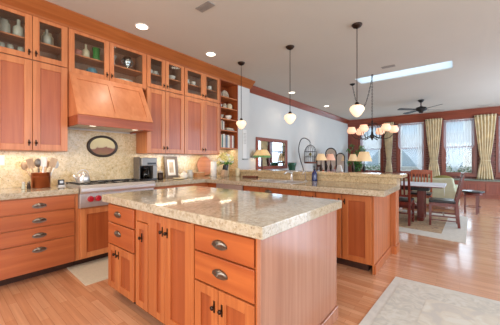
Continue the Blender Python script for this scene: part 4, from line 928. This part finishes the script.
def chair(lab, wmat):
    t = thing('dining_chair', lab, 'chair', (0, 0, 0), 'slat back dining chairs')   # faces +Y, back at -Y
    for sx in (-1, 1):
        m = MB(); m.hexa([(sx*.20-.02, -.24, 0), (sx*.20+.02, -.24, 0), (sx*.20+.02, -.20, 0), (sx*.20-.02, -.20, 0), (sx*.20-.02, -.21, .44), (sx*.20+.02, -.21, .44), (sx*.20+.02, -.165, .44), (sx*.20-.02, -.165, .44)])
        m.hexa([(sx*.20-.02, -.21, .44), (sx*.20+.02, -.21, .44), (sx*.20+.02, -.165, .44), (sx*.20-.02, -.165, .44), (sx*.20-.018, -.31, .98), (sx*.20+.018, -.31, .98), (sx*.20+.018, -.28, .98), (sx*.20-.018, -.28, .98)]); m.build('leg', wmat, t)
        m = MB(); m.hexa([(sx*.21-.016, .19, 0), (sx*.21+.016, .19, 0), (sx*.21+.016, .222, 0), (sx*.21-.016, .222, 0), (sx*.21-.022, .18, .43), (sx*.21+.022, .18, .43), (sx*.21+.022, .225, .43), (sx*.21-.022, .225, .43)]); m.build('leg', wmat, t)
        m = MB(); m.box(sx*.205-.01, sx*.205+.01, -.20, .2, .17, .195).box(sx*.205-.01, sx*.205+.01, -.20, .2, .10, .118); m.build('stretcher', wmat, t)
    m = MB(); m.box(-.19, .19, -.012, .012, .17, .195); m.build('stretcher', wmat, t)
    m = MB(); m.box(-.20, .20, .185, .21, .37, .43).box(-.20, .20, -.2, -.175, .37, .43).box(-.215, -.19, -.175, .185, .37, .43).box(.19, .215, -.175, .185, .37, .43); m.build('seat_rail', wmat, t)
    m = MB(); m.box(-.225, .225, -.17, .23, .432, .475); m.build('seat', 'seat_black', t, bevel=.018, seg=3)
    yb = lambda z: -.1875-(z-.44)*.105/.54
    m = MB(); m.box(-.18, .18, yb(.94)-.012, yb(.94)+.012, .885, .99); m.build('back_rail', wmat, t); m = MB(); m.box(-.18, .18, yb(.55)-.01, yb(.55)+.01, .53, .57); m.build('back_rail', wmat, t)
    for x in (-.12, -.06, 0, .06, .12):
        m = MB(); m.hexa([(x-.014, yb(.56)-.006, .56), (x+.014, yb(.56)-.006, .56), (x+.014, yb(.56)+.006, .56), (x-.014, yb(.56)+.006, .56), (x-.014, yb(.9)-.006, .9), (x+.014, yb(.9)-.006, .9), (x+.014, yb(.9)+.006, .9), (x-.014, yb(.9)+.006, .9)]); m.build('slat', wmat, t)
    return t
ch = chair('dark red slat back chair at the right end of the dining table', 'chair_wood')
ch.location = (-.24, 6.16, .0135); ch.rotation_euler = (0, 0, PI/2+.06)
dup(ch, (-.93, 5.83, .0135), 0, 'dark red slat back chair nearest the peninsula, back to the camera')
c2 = chair('orange brown slat back chair on the far side of the dining table', 'chair_wood_orange'); c2.location = (-.72, 7.2, .0135); c2.rotation_euler = (0, 0, PI)
dup(ch, (-1.45, 5.84, .0135), 0, 'dark slat back dining chair mostly hidden behind the peninsula end')
# green chaise with cushion
t = thing('chaise_sofa', 'pale green upholstered chaise sofa behind the dining table', 'sofa', (-.55, 8.35, 0))
m = MB(); m.box(-1.25, -.02, 8.05, 8.75, .12, .42); m.build('base', 'sofa_green', t, bevel=.04, seg=3)
m = MB(); m.hexa([(-1.25, 7.95, .12), (.0, 7.95, .12), (.0, 8.12, .12), (-1.25, 8.12, .12), (-1.25, 7.9, .76), (-.12, 7.9, .80), (-.12, 8.05, .80), (-1.25, 8.05, .76)]); m.build('backrest', 'sofa_green', t, bevel=.04, seg=3)
m = MB(); m.box(-.20, .0, 8.0, 8.7, .12, .60); m.build('armrest', 'sofa_green', t, bevel=.06, seg=3)
m = MB(); m.box(-1.2, -.2, 8.12, 8.72, .421, .52); m.build('seat_cushion', 'sofa_green', t, bevel=.03, seg=2)
for x in (-1.18, -.08):
    for y in (8.02, 8.66): m = MB(); m.lathe([(.018, 0), (.028, .125)], (x, y, 0), 10); m.build('leg', 'chair_wood', t)
m = MB(); m.sphere((-.33, 8.165, .735), .19, 18, 10, sx=1.2, sy=.3, sz=.62); tag(m.build('cushion', 'olive_cushion'), 'olive brown cushion tucked behind the green sofa back', 'cushion')
# stool / side table
t = thing('side_table', 'small round dark side table right of the dining chair', 'side table', (.245, 7.92, 0))
m = MB(); m.lathe([(.20, .49), (.205, .50), (.205, .515), (.20, .525)], (.245, 7.92, 0), 26); m.build('top', 'seat_black', t)
m = MB(); m.lathe([(.16, .43), (.17, .435), (.17, .488), (.16, .49)], (.245, 7.92, 0), 26); m.build('apron', 'chair_wood', t)
for k in range(3):
    an = .9+2*PI*k/3; x, y = .245+.15*math.cos(an), 7.92+.15*math.sin(an); m = MB(); m.box(x-.018, x+.018, y-.018, y+.018, 0, .48); m.build('leg', 'chair_wood', t)
m = MB(); m.torus((.245, 7.92, .16), .14, .008, 'XY', 24, 6); m.build('ring_stretcher', 'chair_wood', t)

# ------------------------------------------------------------------ living room, seen over the ledge
t = thing('sideboard', 'dark sideboard against the white wall below the large mirror', 'sideboard', (-3.63, 5.6, 0))
m = MB(); m.box(XV+.02, -3.42, 4.55, 6.45, .08, .80); m.build('body', 'mahogany_run', t); m = MB(); m.box(XV+.02, -3.39, 4.5, 6.5, .802, .83); m.build('top', 'mahogany_run', t, bevel=.004)
FS = Face('X', -3.42)
for i in range(4): door(FS, 4.57+.465*i, 4.57+.465*(i+1), .1, .78, t, 'mahogany', 'mahogany', d0=.001, kn=(4.62+.465*i, .55))
for x in (-3.79, -3.46):
    for y in (4.6, 6.4): m = MB(); m.box(x-.03, x+.03, y-.03, y+.03, 0, .08); m.build('foot', 'mahogany', t)
t = thing('wall_mirror', 'large rectangular mirror in dark red frame on the white wall', 'mirror', (XV, 5.66, .96))
m = MB(); y0, y1, z0, z1 = 4.95, 6.40, 1.0, 1.80; q = .085
for a, b, c_, d in ((y0, y0+q, z0, z1), (y1-q, y1, z0, z1), (y0+q, y1-q, z0, z0+q), (y0+q, y1-q, z1-q, z1)): m.box(XV+.002, XV+.035, a, b, c_, d)
m.build('frame', 'mahogany_run', t, bevel=.006); m = MB(); m.box(XV+.004, XV+.015, y0+q, y1-q, z0+q, z1-q); m.build('glass', 'mirror_glass', t)
def lamp(lab, x, y, zt, zb, zs0, zs1, r0, r1, mat, bmat='bronze', grp='table lamps in the living room', name='table_lamp'):
    t = thing(name, lab, 'lamp', (x, y, zb), grp)
    m = MB(); H = zs0-zb; m.lathe([(.075, 0), (.078, .012), (.03, .03), (.022, .06), (.04, .35*H), (.05, .5*H), (.02, .75*H), (.01, H), (.008, H+.06)], (x, y, zb), 18); m.build('base', bmat, t)
    m = MB(); m.lathe([(r0, zs0), (r1, zs1), (r1-.006, zs1), (r0-.006, zs0)], (x, y, 0), 28, cap0=False, cap1=False); m.build('lamp_shade', mat, t)
    m = MB(); m.tube([(x-r1+.004, y, zs1-.01), (x+r1-.004, y, zs1-.01)], .003, 5); m.tube([(x, y, zb+H+.05), (x, y, zs1+.02)], .004, 5); m.sphere((x, y, zs1+.025), .01, 8, 5); m.build('harp', bmat, t)
    point('lamp_bulb', (x, y, (zs0+zs1)/2), 2.5, (1, .76, .5), .04); return t
# stained glass lamp
x, y = -3.60, 4.88
t = thing('stained_glass_lamp', 'stained glass table lamp with amber and green shade before the mirror', 'lamp', (x, y, .83))
m = MB(); m.lathe([(.09, .831), (.09, .845), (.03, .87), (.018, .92), (.015, 1.2), (.02, 1.22), (.008, 1.25), (.006, 1.46)], (x, y, 0), 16); m.build('base', 'bronze', t)
m = MB(); m.lathe([(.206, 1.345), (.13, 1.465), (.115, 1.48), (.02, 1.486)], (x, y, 0), 26, cap0=False); sh = m.build('lamp_shade', 'tiffany_top', t)
m = MB(); m.lathe([(.218, 1.30), (.206, 1.345), (.20, 1.345), (.212, 1.30)], (x, y, 0), 26, cap0=False, cap1=False); m.build('shade_border', 'tiffany_green', sh)
m = MB(); m.lathe([(.02, 1.486), (.012, 1.50), (.001, 1.51)], (x, y, 0), 10); m.build('finial', 'bronze', t); point('lamp_bulb', (x, y, 1.37), 2, (1, .76, .5), .03)
m = MB(); m.lathe([(.06, .831), (.075, .84), (.085, .95), (.115, 1.12), (.125, 1.17), (.115, 1.17), (.07, .9)], (-3.55, 6.18, 0), 20); tag(m.build('vase', 'green_vase'), 'flared dark green vase on the sideboard right of the mirror', 'vase')
t = thing('bowl', 'low green bowl reflected at the foot of the mirror', 'bowl', (-3.62, 5.9, .83))
m = MB(); m.lathe(BOWL(.10, .10), (-3.64, 5.85, .831), 18); m.build('bowl', 'green_vase', t)
# bird cage
t = thing('birdcage_stand', 'tall curved iron stand carrying the hanging birdcage', 'stand', (-3.50, 6.85, 0))
cx, cy = -3.38, 6.95; dn = Rv
pts = []
for (u, z) in ((-.16, .04), (-.17, .6), (-.20, .95), (-.29, 1.25), (-.34, 1.55), (-.29, 1.80), (-.18, 1.88), (-.05, 1.82), (.0, 1.74)): pts.append(Vector((cx, cy, 0))+Rv*u+Vector((0, 0, z)))
def smooth_pts(P, n=5):
    out = []
    for i in range(len(P)-1):
        p0, p1, p2, p3 = P[max(i-1, 0)], P[i], P[i+1], P[min(i+2, len(P)-1)]
        for k in range(n):
            s = k/n; out.append(.5*((2*p1)+(p2-p0)*s+(2*p0-5*p1+4*p2-p3)*s*s+(3*p1-p0-3*p2+p3)*s**3))
    return out+[P[-1]]
m = MB(); m.tube(smooth_pts(pts), .013); m.build('pole', 'iron', t); b0 = Vector((cx, cy, 0))+Rv*-.16
m = MB(); m.lathe([(.16, .0), (.16, .02), (.05, .045), (.02, .05)], b0, 20); m.build('base', 'iron', t)
t = thing('birdcage', 'domed dark birdcage hanging from the curved iron stand', 'birdcage', (cx, cy, 1.14))
m = MB(); r = .17
for k in range(16):
    a = 2*PI*k/16; d = Vector((math.cos(a), math.sin(a), 0)); o = Vector((cx, cy, 0))
    m.tube([o+d*r+Vector((0, 0, 1.16)), o+d*r+Vector((0, 0, 1.48)), o+d*r*.85+Vector((0, 0, 1.57)), o+d*r*.5+Vector((0, 0, 1.65)), o+Vector((0, 0, 1.69))], .004, 5)
m.build('wires', 'iron', t)
for z in (1.48, 1.33): m = MB(); m.torus((cx, cy, z), r, .007, 'XY', 24, 6); m.build('hoop', 'iron', t)
m = MB(); m.torus((cx, cy, 1.71), .022, .004, 'XZ', 12, 6); m.build('hook', 'iron', t)
m = MB(); m.lathe([(.16, 1.14), (.178, 1.145), (.178, 1.19), (.165, 1.19)], (cx, cy, 0), 24); m.build('tray', 'board_wood', t)
m = MB(); m.tube([(cx-.12, cy, 1.36), (cx+.12, cy, 1.36)], .006); m.sphere((cx, cy, 1.41), .04, 10, 6, sz=1.2); m.build('perch', 'olive_cushion', t)
def round_table(lab, x, y, h, r):
    t = thing('lamp_table', lab, 'side table', (x, y, 0), 'lamp tables')
    m = MB(); m.lathe([(r, h-.03), (r+.01, h-.02), (r+.01, h-.008), (r, h)], (x, y, 0), 24); m.build('top', 'mahogany', t); m = MB(); m.lathe([(.2, 0), (.2, .03), (.05, .07), (.035, .2), (.05, .45), (.03, h-.03)], (x, y, 0), 16); m.build('pedestal', 'mahogany', t)
round_table('round table under the cream lamp beside the birdcage', -3.30, 7.52, .72, .25)
lamp('cream shaded lamp just right of the birdcage', -3.30, 7.52, 0, .72, 1.23, 1.43, .18, .09, 'shade_cream')
# three fold arched mirror on a dressing chest
t = thing('dressing_chest', 'low chest under the arched folding mirror', 'chest', (-3.4, 8.4, 0))
m = MB(); m.box(-3.82, -2.97, 8.08, 8.86, .05, .80); m.build('body', 'mahogany_run', t); m = MB(); m.box(-3.83, -2.94, 8.06, 8.88, .802, .825); m.build('top', 'mahogany_run', t)
for z in (.08, .32, .56):
    o = MB(); o.box(-2.97, -2.952, 8.1, 8.84, z, z+.22); o = o.build('drawer', 'mahogany_run', t, bevel=.003); m = MB(); m.lathe([(.012, 0), (.02, .02), (.001, .03)], (-2.952, 8.4, z+.11), 10, 'X'); m.build('knob', 'bronze', o)
t = thing('folding_mirror', 'three panel arched mirror in dark iron frames right of the birdcage', 'mirror', (-3.36, 8.45, .826))
for k, (u, hh, wdt, rz) in enumerate(((-.34, .50, .28, .0), (0, .79, .36, 0), (.33, .62, .28, -.0))):
    Mv = Vector((.73, .684, 0)); Mn = Vector((-.684, .73, 0)); base = Vector((-3.36, 8.45, .848))+Mv*u; hw = wdt/2; pts = []
    prof = [(-hw, .0), (-hw, hh-hw)]+[(-hw*math.cos(PI*i/10), hh-hw+hw*math.sin(PI*i/10)) for i in range(1, 10)]+[(hw, hh-hw), (hw, 0)]
    P3 = [base+Mv*a+Vector((0, 0, b)) for a, b in prof]
    m = MB(); m.tube(P3+[P3[0]], .018, 8); f = m.build('frame', 'iron', t)
    m = MB(); A = m.ring([p+Mn*.003 for p in P3]); B = m.ring([p+Mn*.010 for p in P3]); m.skin([A, B], smooth=False); m.build('glass', 'mirror_glass', f)
lamp('pinkish lamp added in place of a reflection in the arched mirror', -3.285, 8.25, 0, .826, 1.23, 1.44, .15, .075, 'shade_pink')  # added lamp object stands in for a lamp's mirror reflection
# white armchair
t = thing('armchair', 'white armchair with peaked back cushion left of the wood framed settee', 'armchair', (-2.7, 7.75, 0))
m = MB(); m.box(-2.97, -2.45, 7.45, 7.98, .1, .42); m.build('seat', 'cushion_white', t, bevel=.05, seg=3); m = MB(); m.hexa([(-2.96, 7.43, .3), (-2.46, 7.43, .3), (-2.46, 7.54, .3), (-2.96, 7.54, .3), (-2.76, 7.41, 1.10), (-2.66, 7.41, 1.10), (-2.66, 7.50, 1.10), (-2.76, 7.50, 1.10)]); m.build('back_cushion', 'cushion_white', t, bevel=.03, seg=2)
for x in (-2.98, -2.54): m = MB(); m.box(x, x+.1, 7.45, 8.0, .1, .62); m.build('armrest', 'cushion_white', t, bevel=.04, seg=2)
for x in (-2.93, -2.49):
    for y in (7.5, 7.93): m = MB(); m.box(x-.02, x+.02, y-.02, y+.02, 0, .11); m.build('leg', 'mahogany', t)
# settee with red wood frame
t = thing('settee', 'red wood framed settee with its back to the peninsula ledge', 'sofa', (-1.7, 8.0, 0))
m = MB(); m.box(-2.36, -1.32, 7.62, 7.68, .80, .86).box(-2.36, -1.32, 7.62, 7.68, .30, .36).box(-2.36, -2.29, 7.62, 7.68, 0, .80).box(-1.39, -1.32, 7.62, 7.68, 0, .80).box(-2.36, -2.29, 8.32, 8.38, 0, .58).box(-1.39, -1.32, 8.32, 8.38, 0, .58).box(-2.37, -2.28, 7.68, 8.4, .58, .62).box(-1.40, -1.31, 7.68, 8.4, .58, .62).box(-2.29, -1.39, 7.68, 8.36, .28, .33)
for i in range(16): m.box(-2.26+.055*i, -2.236+.055*i, 7.635, 7.665, .36, .80)
m.build('frame', 'chair_wood_orange', t); m = MB(); m.box(-2.27, -1.41, 7.7, 8.36, .332, .47); m.build('seat_cushion', 'sofa_green', t, bevel=.03, seg=2); m = MB(); m.box(-2.27, -1.41, 7.69, 7.84, .472, .79); m.build('back_cushion', 'sofa_green', t, bevel=.03, seg=2)
# lamps near the first window
round_table('round table in the far corner under the smaller cream lamp', -2.90, 9.30, .72, .2)
lamp('smaller cream lamp in the far corner below the plant', -2.90, 9.30, 0, .72, 1.205, 1.445, .165, .09, 'shade_cream')
round_table('round table behind the settee under the large cream lamp', -2.35, 8.62, .72, .22)
lamp('large cream lamp before the first far window', -2.35, 8.62, 0, .72, 1.20, 1.50, .235, .14, 'shade_cream', 'iron_black')
# potted plant
t = thing('potted_plant', 'tall leafy green plant in the corner by the first far window', 'plant', (-3.3, 10.95, 0))
px, py = -3.28, 10.9
m = MB(); m.lathe([(.13, 0), (.16, .05), (.19, .38), (.2, .42), (.17, .42), (.16, .36)], (px, py, 0), 20); m.build('pot', 'terracotta', t)
st = MB(); lf = MB()
for i in range(24):
    a = R_.uniform(0, 2*PI); r = R_.uniform(.05, .32); z = R_.uniform(.95, 1.85); q = Vector((px+r*math.cos(a), py+r*math.sin(a)*.8, z)); st.tube([(px, py, .38), (px+(q.x-px)*.35, py+(q.y-py)*.35, .38+(z-.38)*.6), q], .008, 5)
    for k in range(16): lf.leaf(q+Vector((R_.uniform(-.06, .06), R_.uniform(-.06, .06), R_.uniform(-.12, .05))), (R_.uniform(-1, 1), R_.uniform(-1, 1), R_.uniform(-.3, .7)), R_.uniform(.10, .18), .06, .3)
st.build('stems', 'leaf_dark', t); lf.build('foliage', 'leaf', t)

# ------------------------------------------------------------------ outside the windows
struct(MB().box(-40, 40, YW+.5, 60, -.6, -.5), 'ground', 'ground')
t = thing('building', 'pale brick building across the street seen through the sheers', 'building', (-8, 30, -.5))
m = MB(); m.box(-30, 14, 26, 32, -.5, 6.2); m.build('wall', 'brick_pale', t)
for i in range(14):
    for z in (.6, 3.4):
        x = -28+i*3; f = MB(); f.box(x, x+1.3, 25.9, 26.02, z, z+1.8); f = f.build('window', 'white', t); m = MB(); m.box(x+.1, x+1.2, 25.87, 25.905, z+.1, z+1.7); m.build('pane', 'outside_pane', f)
m = MB(); m.box(-30.3, 14.3, 25.6, 32.3, 6.2, 6.5); m.build('roof', 'ground', t)
def tree(x, y, h, lab, seed):
    r = random.Random(seed); t = thing('tree', lab, 'tree', (x, y, -.5), 'bare trees outside'); m = MB(); m.tube([(x, y, -.5), (x+.05, y, h*.4), (x-.05, y, h)], .14, 8, .04); m.build('trunk', 'bark', t); m = MB()
    for i in range(14):
        z = r.uniform(.8, h*.9); a = r.uniform(0, 2*PI); l = r.uniform(.6, 1.6); m.tube([(x, y, z), (x+math.cos(a)*l*.6, y+math.sin(a)*l*.4, z+l*.4), (x+math.cos(a)*l, y+math.sin(a)*l*.6, z+l)], .03, 5, .008)
    m.build('branches', 'bark', t)
tree(-3.2, 17, 6, 'bare tree outside the second far window', 1); tree(1.3, 18.5, 6.5, 'bare tree outside the third far window', 2)
for x, y, r, lab in ((.3, 14.2, .75, 'grey green shrub outside the third far window'), (-4.0, 16, .8, 'grey green shrub outside the first far window')):
    rr = random.Random(5); t = thing('shrub', lab, 'shrub', (x, y, -.5), 'shrubs outside'); lf = MB()
    for i in range(900):
        a = rr.uniform(0, 2*PI); q = r*rr.random()**.4; e = rr.uniform(-.2, 1); lf.leaf((x+q*math.cos(a), y+q*math.sin(a), .25+q*e*1.1), (rr.uniform(-1, 1), rr.uniform(-1, 1), rr.uniform(-.2, 1)), .16, .07)
    lf.build('foliage', 'bush', t); m = MB(); m.tube([(x, y, -.5), (x, y, .6)], .05); m.build('stem', 'bark', t)

# ------------------------------------------------------------------ task lights under the cabinets and hood
for (y, l) in ((.70, .6), (2.37, .6), (3.14, .75), (3.82, .45)): area('under_cabinet_strip', (-3.80, y, 1.335 if y < 3.6 else 1.46), (0, 0, 0), .05, l, 2.0 if y < 3.6 else 1.2, (1, .86, .66))
for y in (1.26, 1.8): spot('hood_beam', (-3.60, y, 1.65), 5, (1, .9, .74), 2.2)
